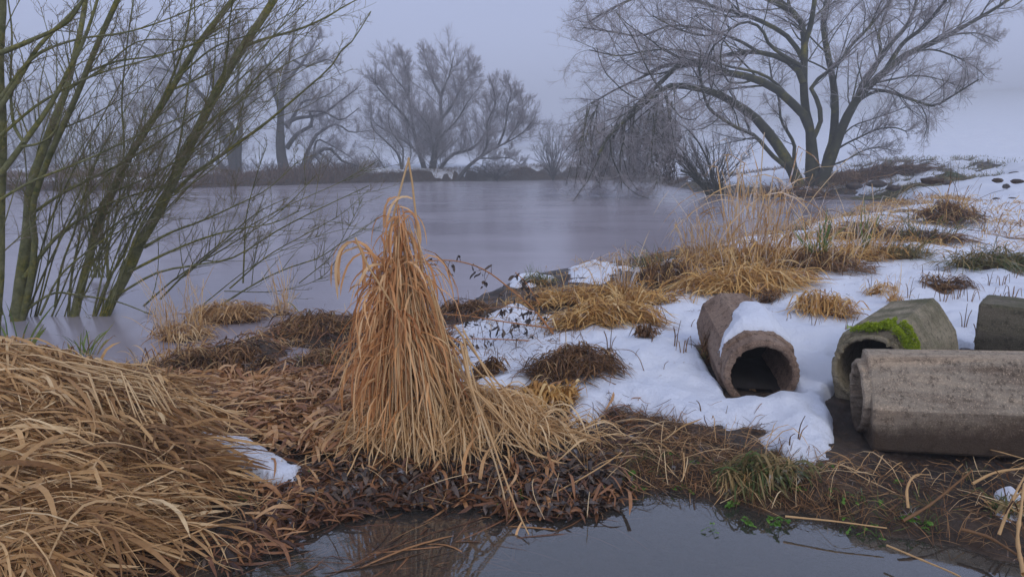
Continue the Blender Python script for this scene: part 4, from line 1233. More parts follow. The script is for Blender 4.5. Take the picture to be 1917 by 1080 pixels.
back = sstep(2.4, 2.9, q[:, 1])
ang = np.where(r.random(len(q)) < 0.68, -0.55 * back + 0.2 * (1 - back) + 0.75 * fbm(q[:, 0], q[:, 1], 1.6, 3, 317) + r.normal(size=len(q)) * 0.24, r.random(len(q)) * 6.3)
clumpy = fbm(q[:, 0], q[:, 1], 3, 3, 313)
V_, F_, T_ = lay(q[:, 0], q[:, 1], ang, r.uniform(0.15, 0.6, len(q)), 0.0028 + 0.016 * r.random(len(q)) ** 2.2, heap_h, 312, 8, 0.04, 0.09, bend=0.7, tw=0.8, tint=np.clip(0.42 + 0.75 * clumpy + r.normal(size=len(q)) * 0.3, 0, 1))
mesh_obj("flattened_leaves", V_, F_, M['straw'], hroot, tint=T_)["kind"] = "stuff"
q = heap_pts(1500, 314)
B = np.stack([q[:, 0], q[:, 1], heap_h(q[:, 0], q[:, 1])], -1)
D = r.normal(size=B.shape) * 0.45 + [0.6, -0.2, 0.55]
V_, F_, T_ = blades(B, D, r.uniform(0.12, 0.34, len(B)), r.uniform(0.006, 0.016, len(B)), r.uniform(0.3, 0.9, len(B)), 8, 315, wander=0.32, floor=heap_h, tw=0.8)
mesh_obj("curled_leaves", V_, F_, M['straw'], hroot, tint=T_)["kind"] = "stuff"
# bundles of long straight stems running down the slope
Ps = []
for i in range(46):
    s0 = np.array([-10 + r.uniform(-120, 60), 655 + r.uniform(-20, 90)]); e0 = np.array([300 + r.uniform(-130, 70), 800 + r.uniform(-110, 60)])
    ds, de = 3.35 + r.uniform(-.3, .2), 2.95 + r.uniform(-.25, .15)
    a = at_d(*s0, ds); b = at_d(*e0, de)
    P = catmull([a, (a * 2 + b) / 3 + [0, 0, 0.03 + r.uniform(-.02, .03)], (a + 2 * b) / 3 + [0, 0, 0.02], b], 8)
    P[:, 2] = np.maximum(P[:, 2], heap_h(P[:, 0], P[:, 1]) + 0.03)
    P[-1, 2] = heap_h(P[-1, 0], P[-1, 1]) + 0.01
    Ps.append(P)
for i in range(230):
    x = r.uniform(-3.4, -1.5); y = r.uniform(2.0, 3.4); L_ = r.uniform(0.4, 1.0); a_ = r.normal() * 0.5 - 0.1
    xs = x + np.cos(a_) * np.linspace(-.5, .5, 8) * L_; ys = y + np.sin(a_) * np.linspace(-.5, .5, 8) * L_
    Ps.append(np.stack([xs, ys, heap_h(xs, ys) + 0.05 + 0.05 * r.random()], -1))
Ps = np.array(Ps)
V_, F_, T_ = tubes(Ps, np.full(Ps.shape[:2], 0.0036) * r.uniform(0.6, 1.3, len(Ps))[:, None], 4, tint=0.7 + 0.3 * r.random(len(Ps)))
mesh_obj("straight_stems", V_, F_, M['straw'], hroot, tint=T_)["kind"] = "stuff"
# a little snow left on the flank of the heap
sp_poly = W0([(372, 812), (415, 818), (470, 822), (495, 838), (535, 856), (560, 872), (545, 886), (505, 885), (470, 876), (440, 858), (405, 850), (380, 835)], 0.13)
c_ = sp_poly.mean(0)
gx, gy = np.meshgrid(np.linspace(sp_poly[:, 0].min() - .1, sp_poly[:, 0].max() + .1, 110), np.linspace(sp_poly[:, 1].min() - .1, sp_poly[:, 1].max() + .1, 80))
sd_ = sdist(sp_poly, gx, gy) + 0.022 * fbm(gx, gy, 12, 3, 321)
hole = np.minimum(np.hypot(gx - (c_[0] + 0.13), (gy - c_[1] + 0.02) * 1.5), np.hypot(gx - (c_[0] + 0.19), (gy - c_[1] + 0.07) * 1.5)) - 0.018
sd_ = np.minimum(sd_, hole * 1.4)
th_ = (1 - np.exp(-np.clip(sd_, 0, None) / 0.03)) * 0.03
zz = np.maximum(heap_h(gx, gy), ground_h(gx, gy)) + 0.055
V_ = np.stack([gx, gy, np.where(sd_ > 0, zz + th_, zz - 0.05)], -1).reshape(-1, 3)
V_, Q_ = compact(V_, grid_faces(*gx.shape, keep=sd_ > -0.004))
tag(mesh_obj("snow_patch", V_, [Q_], M['snow'], origin=(c_[0], c_[1], 0.1)), "thin snow patch with two small holes beside the big straw heap", "snow")

# ---- the tall sheaf of dead reeds
CX, CY = None, None
cb = G(772, 842); CX, CY = float(cb[0]), float(cb[1]) + 0.05
cz = float(ground_h(CX, CY))
px_m = CY / F
root = thing("reed_sheaf", (CX, CY, cz), "tall rust-brown cone of dead reeds with hanging leaves and a pointed top", "reeds")
apex = at_d(765, 296, CY)
def cpx(pts, dd=0.0):
    return [at_d(x, y, CY + dd) for x, y in pts]
def fall(pts, n=14):
    e_ = at_z(pts[-1][0], pts[-1][1], 0.02)
    dd_ = np.linspace(CY - 0.08, e_[1], len(pts))
    return catmull([at_d(x, y, d_) for (x, y), d_ in zip(pts, dd_)], n)
st = [catmull(cpx([(766, 295), (752, 345), (735, 410), (718, 480), (706, 560), (700, 680), (705, 800)]), 14),
      catmull(cpx([(764, 296), (772, 345), (779, 410), (790, 500), (806, 600), (835, 720), (880, 840)]), 14),
      catmull(cpx([(800, 520), (812, 560), (830, 640), (850, 740), (870, 830)], -0.1), 14),
      catmull(cpx([(665, 445), (690, 500), (740, 580), (790, 680), (850, 800)], -0.15), 14),
      fall([(862, 640), (884, 730), (912, 800), (942, 885), (966, 950), (990, 1000)]),
      fall([(870, 650), (882, 720), (902, 790), (925, 860), (942, 920), (950, 965)])]
rr_ = [np.linspace(0.0048, 0.007, 14)] * 2 + [np.full(14, 0.005)] * 2 + [np.linspace(0.0065, 0.003, 14)] * 2
for i in range(10):
    x0_, y0_ = r.uniform(835, 880), r.uniform(600, 700); x1_, y1_ = r.uniform(900, 1070), r.uniform(850, 905)
    st.append(fall([(x0_, y0_), (x0_ * .7 + x1_ * .3, y0_ * .68 + y1_ * .32), (x0_ * .35 + x1_ * .65, y0_ * .33 + y1_ * .67), (x1_, y1_)])); rr_.append(np.linspace(0.005, 0.003, 14))
for i in range(300):
    th = r.uniform(0, 2 * math.pi); rb = math.sqrt(r.random())
    bx = CX + math.cos(th) * rb * 0.27 + 0.05; by = CY + math.sin(th) * rb * 0.26
    hh = r.uniform(0.35, 1.12) * (1.0 if i % 3 else 0.8)
    f = hh / 1.33
    tx = CX - 0.035 + (bx - CX) * (1 - f) * 0.42 + r.normal() * 0.02; ty = CY + (by - CY) * (1 - f) * 0.5
    a = np.array([bx, by, float(ground_h(bx, by)) - 0.01]); b = np.array([tx, ty, cz + hh])
    mid = (a + b) / 2 + np.array([(bx - CX) * 0.10, (by - CY) * 0.1, 0.0]) + r.normal(size=3) * 0.012
    st.append(catmull([a, mid, b], 14)); rr_.append(np.linspace(0.0042, 0.0022, 14))
V_, F_, T_ = tubes(np.array(st), np.array(rr_), 5, tint=0.55 + 0.4 * r.random(len(st)))
mesh_obj("stalks", V_, F_, M['straw'], root, tint=T_)["kind"] = "stuff"
def half_w(h):
    """half width (m) of the sheaf at height h above its foot"""
    return np.interp(h, [0, 0.14, 0.35, 0.6, 0.85, 0.95, 1.08, 1.2, 1.33], [0.20, 0.155, 0.125, 0.10, 0.06, 0.035, 0.018, 0.01, 0.007])
def sheaf_leaves(n, h0, h1, l0, l1, g0, g1, seed, pw=1.0, mat='rust', out=0.10, w0=0.004, w1=0.012, tin=(0.2, 1.0)):
    r = rng(seed)
    h = h0 + (h1 - h0) * r.random(n) ** pw
    th = r.uniform(0, 2 * math.pi, n)
    rr = half_w(h) * r.uniform(0.15, 0.85, n)
    xc = CX - 0.045 - 0.03 * np.sin(h * 3) + 0.13 * np.exp(-h / 0.25) + 0.05 * np.sin(th * 2 + h * 9) * (h < 0.9)
    B = np.stack([xc + np.cos(th) * rr, CY + np.sin(th) * rr * 0.7, cz + h], -1)
    D = np.stack([np.cos(th) * out, np.sin(th) * out * 0.7, r.uniform(-0.3, 0.6, n)], -1) + r.normal(size=(n, 3)) * 0.2
    return blades(B, D, r.uniform(l0, l1, n), r.uniform(w0, w1, n), r.uniform(g0, g1, n), 8, seed + 1, wander=0.22, floor=surf, tw=2.0, tint=r.uniform(tin[0], tin[1], n))
V_, F_, T_ = join(sheaf_leaves(650, 0.30, 0.90, 0.18, 0.48, 0.45, 1.1, 331, tin=(0.2, 0.95)), sheaf_leaves(380, 0.35, 0.92, 0.08, 0.22, 0.2, 1.4, 337, out=0.35, w0=0.006, w1=0.015, tin=(0.4, 1.0)), sheaf_leaves(75, 0.88, 1.16, 0.12, 0.28, 0.6, 1.2, 333, out=0.3, tin=(0.3, 0.9)), sheaf_leaves(420, 0.1, 0.6, 0.2, 0.45, 0.3, 0.9, 335, tin=(0.4, 1.0)))
mesh_obj("hanging_leaves", V_, F_, M['rust'], root, tint=T_)["kind"] = "stuff"
# drooping sprig at its side and leaves bent over the top stalks
fl_ = np.array([fall([(862, 640), (884, 730), (912, 800), (942, 885), (966, 950), (990, 1000)])[k] for k in (3, 5, 6, 7, 8, 9, 10, 11, 12)])
B = np.array(cpx([(660, 452)] * 9 + [(742, 388), (748, 370), (772, 372), (776, 400), (735, 430), (783, 450), (740, 455), (770, 480), (718, 500)]))
D = np.array([[-1, 0.1, 0.15]] * 4 + [[0.8, -0.2, 0.3]] * 5 + [[0.9, 0, 0.5], [-0.9, 0, 0.3], [-0.8, -.1, .5], [-0.9, 0, 0.2], [0.8, -.2, .6], [-0.7, 0, .5], [0.9, -.3, .4], [-.6, -.3, .5], [.8, -.3, .5]]) + r.normal(size=(18, 3)) * 0.12
B = np.vstack([B, fl_]); D = np.vstack([D, r.normal(size=(9, 3)) * 0.5 + [-0.3, -0.3, -0.2]])
V_, F_, T_ = blades(B, D, r.uniform(0.16, 0.32, 27), r.uniform(0.011, 0.018, 27), r.uniform(0.6, 1.0, 27), 9, 341, wander=0.08, tw=1.0, tint=r.uniform(0.5, 0.95, 27))
mesh_obj("bent_leaves", V_, F_, M['rust'], root, tint=T_)["kind"] = "stuff"
# skirt lying round the foot, longest to the right
n = 2100
th = r.normal(size=n) * 1.3 - 0.7
rb = np.abs(r.normal(size=n)) * 0.17 + 0.07
ex = 1.0 + 0.95 * np.exp(-((np.mod(th + math.pi, 2 * math.pi) - math.pi + 0.25) / 0.55) ** 2)
x_ = CX + 0.08 + np.cos(th) * rb * ex * 1.1; y_ = CY + 0.03 + np.sin(th) * rb * 0.5
def skirt_h(x, y):
    return np.maximum(surf(x, y), 0.0) + 0.17 * np.exp(-(((x - CX - 0.05) / 0.36) ** 2 + ((y - CY) / 0.26) ** 2)) + 0.10 * np.exp(-(((x - CX - 0.45) / 0.28) ** 2 + ((y - CY - 0.0) / 0.18) ** 2))
V_, F_, T_ = join(lay(x_, y_, th + r.normal(size=n) * 0.5, r.uniform(0.12, 0.34, n), 0.0025 + 0.008 * r.random(n) ** 2, skirt_h, 351, 7, 0.05, 0.04, bend=1.2, tw=0.9, tint=0.35 + 0.65 * r.random(n)),
                  blades(np.stack([x_[:500], y_[:500], skirt_h(x_[:500], y_[:500])], -1), np.stack([np.cos(th[:500]), np.sin(th[:500]), 0.6 + 0 * th[:500]], -1), r.uniform(0.12, 0.28, 500), r.uniform(0.004, 0.013, 500), 0.6, 8, 353, wander=0.3, floor=surf, tint=0.4 + 0.6 * r.random(500)))
mesh_obj("fallen_skirt", V_, F_, M['straw'], root, tint=T_)["kind"] = "stuff"

# ---- tussocks and reed clumps
def ell(n, cx, cy, rx, ry, r):
    a = r.uniform(0, 2 * math.pi, n); q = np.sqrt(r.random(n))
    return cx + np.cos(a) * q * rx, cy + np.sin(a) * q * ry
def clump(name, label, cat, group, px, py, wpx, seed, mat_h=0.0, mat_n=0, mat_m='gold', ups=(), asp=0.7, bend_dir=None, mat_w=(0.004, 0.009)):
    """mat_*: matted blades in a low mound; ups: (n, hmin, hmax, width, droop, material, part name, spread)"""
    p = G(px, py); d = float(p[1]); cx = float(p[0])
    rx = wpx * d / F / 2; ry = rx * asp
    cy = d + ry * 0.5
    r = rng(seed)
    near = cy < 13
    g0 = (lambda x, y: surf(x, y)) if near else (lambda x, y: ground_exact(x, y) + np.clip(snow_exact(x, y), 0, None))
    z0 = float(g0(np.array([cx]), np.array([cy]))[0])
    root = thing(name, (cx, cy, max(z0, 0)), label, cat, group)
    hf = lambda x, y: np.maximum(g0(x, y), 0) + mat_h * np.exp(-(((x - cx) / (rx * 0.75)) ** 2 + ((y - cy) / (ry * 0.75)) ** 2))
    lw = max(1.0, d / 7.0)
    if mat_n:
        gx, gy = np.meshgrid(np.linspace(cx - rx, cx + rx, 22), np.linspace(cy - ry, cy + ry, 18))
        k = (((gx - cx) / rx) ** 2 + ((gy - cy) / ry) ** 2) < 0.42
        Vc = np.stack([gx, gy, hf(gx, gy) - 0.005 - 0.04 * (~k)], -1).reshape(-1, 3)
        Vc, Qc = compact(Vc, grid_faces(*gx.shape, keep=k))
        mesh_obj("root_mat", Vc, [Qc], M['brown'], root, tint=np.full(len(Vc), 0.1))
        x, y = ell(mat_n, cx, cy, rx * 1.1, ry * 1.1, r)
        rq = np.hypot((x - cx) / rx, (y - cy) / ry); aq = np.arctan2((y - cy) / ry, (x - cx) / rx)
        kq = rq < 0.62 + 0.75 * vnoise(np.cos(aq) * 1.7 + seed, np.sin(aq) * 1.7, seed)
        x, y = x[kq], y[kq]; mat_n = len(x)
        base_a = bend_dir if bend_dir is not None else r.uniform(-0.5, 0.5)
        sc = 1.1 / max(rx, 0.1)
        th = base_a + 2.6 * fbm(x, y, sc, 2, seed) + r.normal(size=mat_n) * 0.4
        th = np.where(r.random(mat_n) < 0.3, np.arctan2(y - cy, x - cx) + r.normal(size=mat_n) * 0.5, th)
        tn = np.clip(0.5 + 0.8 * fbm(x, y, sc * 3, 3, seed + 3) + r.normal(size=mat_n) * 0.25, 0, 1)
        V_, F_, T_ = lay(x, y, th, np.clip(r.uniform(0.35, 1.0, mat_n) * rx * 1.1, 0.05, 0.55 * lw), (mat_w[0] + (mat_w[1] * 1.5 - mat_w[0]) * r.random(mat_n) ** 1.5) * lw, hf, seed + 1, 6, min(0.05, mat_h * 0.6 + 0.01), mat_h * 0.35 + 0.012, bend=0.9, tint=tn)
        mesh_obj("matted_blades", V_, F_, M[mat_m], root, tint=T_)["kind"] = "stuff"
    for j, u in enumerate(ups):
        n, h0, h1, w, droop, mt, pn, sp = u[:8]
        x, y = ell(n, cx, cy, rx * sp, ry * sp, r)
        th = np.arctan2(y - cy, x - cx) + r.normal(size=n) * 0.8
        lean = r.uniform(0.05, 0.75 if pn != 'plumes' else 0.3, n)
        D = np.stack([np.cos(th) * lean, np.sin(th) * lean, np.ones(n)], -1)
        if bend_dir is not None: D[:, 0] += 0.25 * math.cos(bend_dir)
        V_, F_, T_ = blades(np.stack([x, y, hf(x, y) - 0.01], -1), D, h0 * (0.6 if pn != 'plumes' else 1) + (h1 - h0 * 0.6) * r.random(n) ** (1.6 if pn != 'plumes' else 0.8), r.uniform(0.6, 1.4, n) * w * lw, np.where((r.random(n) < 0.5) & (droop > 0) & (pn not in ('blades', 'blade', 'green_fans')), -0.8, r.uniform(0.4, 1.3, n) * droop), 8, seed + 10 + j, wander=0.07, floor=g0, tw=1.5, prof='leaf')
        mesh_obj(pn, V_, F_, M[mt], root, tint=T_)["kind"] = "stuff"
    return root
GR = "dead grass tussocks along the bank"
C = clump
# right-hand reed bed
C("reed_clump", "tallest frosted gold reed clump, its plumes in front of the great willow's foot", "reeds", GR, 1425, 512, 230, 401, 0.16, 1300, 'gold', [(95, 0.75, 1.45, 0.011, -0.6, 'frosty', 'plumes', 0.6), (130, 0.3, 0.8, 0.012, 0.35, 'gold', 'leaves', 0.9), (26, 0.9, 1.4, 0.006, -0.8, 'frosty', 'bent_stems', 0.9)])
C("reed_clump", "drooping reeds trailing pale icicle-like tips over the ice", "reeds", GR, 1330, 500, 110, 402, 0.10, 450, 'gold', [(70, 0.4, 0.8, 0.008, -0.9, 'frosty', 'plumes', 0.8), (50, 0.3, 0.6, 0.009, 0.3, 'gold', 'leaves', 0.9)])
C("reed_clump", "rusty matted reeds with two tall green iris fans", "reeds", GR, 1540, 505, 170, 403, 0.10, 700, 'brown', [(90, 0.25, 0.6, 0.008, 0.3, 'gold', 'leaves', 0.9), (46, 0.3, 0.6, 0.012, 0.04, 'green', 'green_fans', 0.14), (30, 0.4, 0.85, 0.007, -0.6, 'frosty', 'plumes', 0.9)])
C("reed_clump", "pale straw reeds standing between the iris fans and the snow bank", "reeds", GR, 1625, 490, 140, 404, 0.08, 500, 'gold', [(90, 0.25, 0.6, 0.010, 0.3, 'gold', 'leaves', 0.9), (36, 0.4, 0.85, 0.007, -0.6, 'frosty', 'plumes', 0.9), (16, 0.4, 0.75, 0.013, 0.03, 'green', 'green_fans', 0.08)])
C("reed_clump", "dark rust reeds bent over the hidden inlet", "reeds", GR, 1610, 446, 150, 405, 0.10, 500, 'brown', [(70, 0.3, 0.6, 0.009, 0.4, 'gold', 'leaves', 0.9), (24, 0.4, 0.8, 0.005, 0.3, 'brown', 'bent_stems', 0.9)])
C("reed_clump", "rust-brown tuft alone on the snow at the inlet's end", "reeds", GR, 1782, 418, 105, 406, 0.22, 700, 'brown', [(90, 0.3, 0.8, 0.006, 0.35, 'gold', 'leaves', 0.8), (34, 0.6, 1.4, 0.004, 0.14, 'brown', 'bent_stems', 1.0)])
C("grass_tussock", "green and straw grass tuft below the lone rusty tuft", "grass", GR, 1700, 485, 110, 407, 0.05, 320, 'grass', [(120, 0.15, 0.4, 0.006, 0.2, 'grass', 'blades', 0.9), (30, 0.3, 0.6, 0.005, 0.35, 'gold', 'leaves', 0.9)])
C("grass_tussock", "long low green-brown grass ridge crossing the snow to the picture edge", "grass", GR, 1860, 500, 190, 408, 0.08, 800, 'grass', [(260, 0.1, 0.34, 0.006, 0.25, 'grass', 'blades', 0.95)], asp=0.3)
C("grass_tussock", "olive grass mat among snow patches above the green ridge", "grass", GR, 1740, 455, 150, 409, 0.05, 420, 'brown', [(150, 0.2, 0.6, 0.006, 0.2, 'grass', 'blades', 0.9)], asp=0.4)
C("grass_tussock", "tuft of tan stems poking through far snow right of the rusty tuft", "grass", GR, 1845, 440, 110, 410, 0.0, 0, 'gold', [(40, 0.3, 0.8, 0.005, 0.3, 'brown', 'bent_stems', 1.0)])
C("grass_tussock", "flat straw mat on the snow behind the mossy pipe", "grass", GR, 1772, 545, 95, 411, 0.04, 300, 'brown', [(25, 0.08, 0.25, 0.005, 0.3, 'gold', 'leaves', 0.9)], asp=0.4)
C("grass_tussock", "small golden sprays beside the flat straw mat", "grass", GR, 1650, 548, 70, 412, 0.02, 120, 'gold', [(30, 0.08, 0.22, 0.005, 0.3, 'gold', 'leaves', 0.9)], asp=0.4)
C("grass_tussock", "low arched tussock directly behind the snow-capped round pipe", "grass", GR, 1552, 590, 108, 413, 0.06, 600, 'gold', [(40, 0.10, 0.28, 0.006, 0.8, 'frosty', 'leaves', 0.7)], asp=0.5)
C("grass_tussock", "upright little straw bunch behind the mossy pipe", "grass", GR, 1677, 570, 26, 414, 0.02, 60, 'gold', [(60, 0.15, 0.36, 0.004, 0.08, 'frosty', 'leaves', 0.7)])
C("grass_tussock", "tiny straw mat touching the back of the round pipe", "grass", GR, 1440, 568, 48, 415, 0.03, 180, 'brown', [], asp=0.5)
C("grass_tussock", "dense golden thatch spilling onto the snow below the frosted plumes", "grass", GR, 1400, 545, 250, 416, 0.10, 1500, 'gold', [(160, 0.15, 0.5, 0.007, 0.35, 'gold', 'leaves', 0.95), (50, 0.2, 0.5, 0.004, 0.25, 'frosty', 'plumes', 0.9)], asp=0.45)
C("grass_tussock", "rusty brown bramble-like mound with snow tucked behind", "grass", GR, 1255, 535, 120, 417, 0.14, 700, 'brown', [(120, 0.15, 0.5, 0.006, 0.35, 'gold', 'leaves', 0.9), (60, 0.25, 0.6, 0.004, 0.3, 'brown', 'bent_stems', 0.9)])
C("grass_tussock", "yellow mat of combed grass lying across the snow in the middle", "grass", GR, 1125, 606, 190, 418, 0.06, 1500, 'gold', [(60, 0.1, 0.3, 0.007, 0.4, 'gold', 'leaves', 0.9)], asp=0.35, bend_dir=-0.15)
C("reed_clump", "frost-white hooked plumes standing alone at the water's edge", "reeds", GR, 1172, 560, 90, 419, 0.05, 350, 'gold', [(30, 0.35, 0.65, 0.006, -0.7, 'frosty', 'plumes', 0.35), (8, 0.35, 0.6, 0.008, -0.8, 'frost', 'frosted_heads', 0.2), (60, 0.2, 0.4, 0.007, 0.3, 'gold', 'leaves', 0.9)])
C("grass_tussock", "tangle of orange and straw leaves at the middle shore", "grass", GR, 1060, 570, 190, 420, 0.05, 700, 'gold', [(140, 0.12, 0.42, 0.007, 0.35, 'gold', 'leaves', 0.95), (60, 0.2, 0.4, 0.004, 0.3, 'brown', 'bent_stems', 0.95)], asp=0.5)
C("grass_tussock", "golden mixed tuft leaning against the combed yellow mat", "grass", GR, 1190, 580, 150, 421, 0.05, 700, 'gold', [(120, 0.12, 0.36, 0.007, 0.3, 'gold', 'leaves', 0.95)], asp=0.4)
C("grass_tussock", "dark brown heap of dead stems half sunk in the snow", "grass", GR, 1072, 700, 165, 422, 0.045, 1500, 'brown', [(120, 0.08, 0.22, 0.004, 0.7, 'straw', 'bent_stems', 0.9), (30, 0.06, 0.14, 0.003, 0.2, 'grass', 'blades', 0.9)], asp=0.8, mat_w=(0.003, 0.007))
C("grass_tussock", "golden leaf heap with a dab of snow, touching the reed sheaf's skirt", "grass", GR, 1015, 775, 110, 423, 0.05, 600, 'gold', [(40, 0.08, 0.2, 0.008, 0.8, 'gold', 'leaves', 0.9)], asp=0.7, mat_w=(0.006, 0.014))
C("grass_tussock", "small brown root clump at the end of the combed mat", "grass", GR, 1212, 632, 42, 424, 0.03, 220, 'brown', [], asp=0.6)
C("grass_tussock", "spiky green rush tuft in the ice just off the shore", "grass", GR, 1003, 530, 62, 425, 0.03, 160, 'grass', [(90, 0.06, 0.24, 0.003, 0.03, 'green', 'blades', 0.7)])
C("grass_tussock", "frosty green sprigs at the water's edge right of the white plumes", "grass", GR, 1225, 505, 70, 426, 0.04, 120, 'grass', [(60, 0.1, 0.35, 0.004, 0.08, 'green', 'blades', 0.8)])
C("grass_tussock", "grassy root wad clinging to the side of the round pipe", "grass", GR, 1340, 688, 52, 427, 0.14, 500, 'brown', [(90, 0.06, 0.16, 0.003, 0.3, 'brown', 'bent_stems', 0.9), (120, 0.05, 0.12, 0.003, 0.15, 'green', 'blades', 0.8)], mat_w=(0.002, 0.005))
# left marsh
C("reed_clump", "dry reed stumps in the shallows with a few tall broken stalks", "reeds", GR, 330, 640, 110, 431, 0.05, 400, 'straw', [(70, 0.2, 0.62, 0.005, 0.03, 'frosty', 'plumes', 0.8), (90, 0.1, 0.35, 0.006, 0.3, 'straw', 'leaves', 0.9)])
C("reed_clump", "spreading flattened tan reeds lying on the ice", "reeds", GR, 420, 606, 160, 432, 0.07, 800, 'straw', [(60, 0.1, 0.3, 0.005, 0.25, 'straw', 'leaves', 0.9)], asp=0.5, bend_dir=0.2)
C("reed_clump", "thin bunch of upright seed heads beside the flattened tan reeds", "reeds", GR, 528, 590, 40, 433, 0.04, 100, 'straw', [(40, 0.2, 0.52, 0.006, 0.03, 'frosty', 'plumes', 0.7)])
C("reed_clump", "bent pale stems crossing before the green iris shoots", "reeds", GR, 300, 685, 130, 434, 0.03, 160, 'straw', [(36, 0.25, 0.5, 0.006, 0.2, 'straw', 'leaves', 0.9)])
C("iris_plant", "tall green iris blades at the picture edge by the mossy trunk", "iris", "green iris shoots", 22, 690, 50, 435, 0, 0, 'straw', [(16, 0.3, 0.6, 0.018, 0.05, 'green', 'blade', 0.8), (4, 0.2, 0.4, 0.018, 0.1, 'straw', 'dead_blade', 0.8)])
C("iris_plant", "fan of green iris blades growing at the foot of the slender trunk", "iris", "green iris shoots", 152, 668, 60, 436, 0, 0, 'straw', [(22, 0.18, 0.42, 0.012, 0.10, 'green', 'blade', 0.8), (6, 0.2, 0.5, 0.008, 0.2, 'straw', 'dead_blade', 0.8)])
C("iris_plant", "single leaning green shoot by the marsh puddle", "iris", "green iris shoots", 568, 595, 26, 437, 0, 0, 'straw', [(6, 0.12, 0.24, 0.01, 0.15, 'green', 'blade', 0.8)])
C("grass_tussock", "dark sodden weeds between the marsh puddle and the reed sheaf", "grass", GR, 620, 690, 140, 438, 0.03, 1100, 'brown', [(200, 0.05, 0.2, 0.003, 0.3, 'brown', 'bent_stems', 0.95), (14, 0.08, 0.16, 0.005, 0.05, 'green', 'blades', 0.9)], asp=0.8, mat_w=(0.003, 0.008))
C("grass_tussock", "rusty sodden weeds at the edge of the ice left of the sheaf", "grass", GR, 590, 620, 150, 439, 0.05, 800, 'brown', [(120, 0.06, 0.22, 0.004, 0.3, 'straw', 'leaves', 0.95), (30, 0.05, 0.14, 0.003, 0.1, 'green', 'blades', 0.9)], asp=0.5)
C("grass_tussock", "brown sedge litter in front of the green iris fan", "grass", GR, 420, 700, 170, 440, 0.05, 900, 'brown', [(70, 0.06, 0.2, 0.005, 0.3, 'straw', 'leaves', 0.95), (16, 0.05, 0.1, 0.004, 0.05, 'green', 'blades', 0.9)], asp=0.5)
C("grass_tussock", "little green grass patch among orange leaves", "grass", GR, 320, 712, 60, 441, 0.02, 120, 'grass', [(80, 0.04, 0.10, 0.003, 0.2, 'green', 'blades', 0.9)])
C("grass_tussock", "black-stemmed weeds in the thin ice behind the sheaf", "grass", GR, 860, 590, 120, 442, 0.04, 500, 'brown', [(110, 0.08, 0.26, 0.004, 0.25, 'brown', 'bent_stems', 0.95), (40, 0.06, 0.16, 0.004, 0.2, 'frosty', 'leaves', 0.95)], asp=0.5)
C("grass_tussock", "dark hollow of rotten leaves framed by snow, right of the sheaf", "grass", GR, 912, 705, 70, 443, 0.03, 400, 'brown', [(30, 0.04, 0.14, 0.003, 0.3, 'brown', 'bent_stems', 0.95)], asp=0.6)
C("grass_tussock", "brown withered weeds on the shore under the great willow", "grass", GR, 1620, 358, 200, 444, 0.3, 900, 'brown', [(300, 0.5, 1.1, 0.004, 0.1, 'brown', 'bent_stems', 0.95)], asp=0.3)
C("grass_tussock", "dark root tangle around the foot of the great willow", "grass", GR, 1490, 362, 150, 445, 0.3, 700, 'brown', [(260, 0.4, 1.2, 0.004, 0.15, 'brown', 'bent_stems', 0.95)], asp=0.3)
C("grass_tussock", "grassy green strip between clods on the far bank", "grass", GR, 1730, 344, 200, 446, 0.1, 700, 'grass', [(300, 0.1, 0.3, 0.004, 0.1, 'grass', 'blades', 0.95)], asp=0.5)

# dead grass fringe on the far shore: one mass
n = 26000
fx = r.uniform(-62, 20, n); u_ = r.random(n)
shore = np.array([[p[0], p[1]] for p in pond_poly[1:12]])
fy = np.interp(fx, shore[:, 0], shore[:, 1]) + u_ ** 1.3 * 2.0
B = np.stack([fx, fy, ground_exact(fx, fy)], -1)
B = B[B[:, 2] > 0.02]
V_, F_, T_ = blades(B, r.normal(size=B.shape) * 0.5 + [0, 0, 1], r.uniform(0.15, 0.5, len(B)), 0.025, 0.3, 3, 501)
n = 30000
fx = r.uniform(-75, -13, n); fy = np.interp(fx, shore[:, 0], shore[:, 1]) + r.random(n) * 10
B2 = np.stack([fx, fy, ground_exact(fx, fy)], -1)
V2, F2, T2 = blades(B2, r.normal(size=B2.shape) * 0.5 + [0, 0, 1], r.uniform(0.3, 1.3, n) * (0.5 + 0.9 * vnoise(fx * 0.3, fy * 0.3, 5)), 0.03, 0.2, 3, 507)
V_, F_, T_ = join((V_, F_, T_), (V2, F2, T2))
tag(mesh_obj("far_bank_grass", V_, F_, M['brown'], tint=T_ * 0.6), kind="stuff")
n = 20000
fx = r.uniform(8, 28, n); fy = r.uniform(26, 46, n)
B = np.stack([fx, fy, ground_exact(fx, fy)], -1)
k = (snow_exact(fx, fy) < 0.03) & (B[:, 2] > 0.03)
B = B[k]
V_, F_, T_ = blades(B, r.normal(size=B.shape) * 0.5 + [0, 0, 1], r.uniform(0.08, 0.35, len(B)), 0.02, 0.25, 3, 503)
tag(mesh_obj("pasture_grass", V_, F_, M['grass'], tint=np.clip(T_ * 0.9 + 0.05, 0, 1)), kind="stuff")

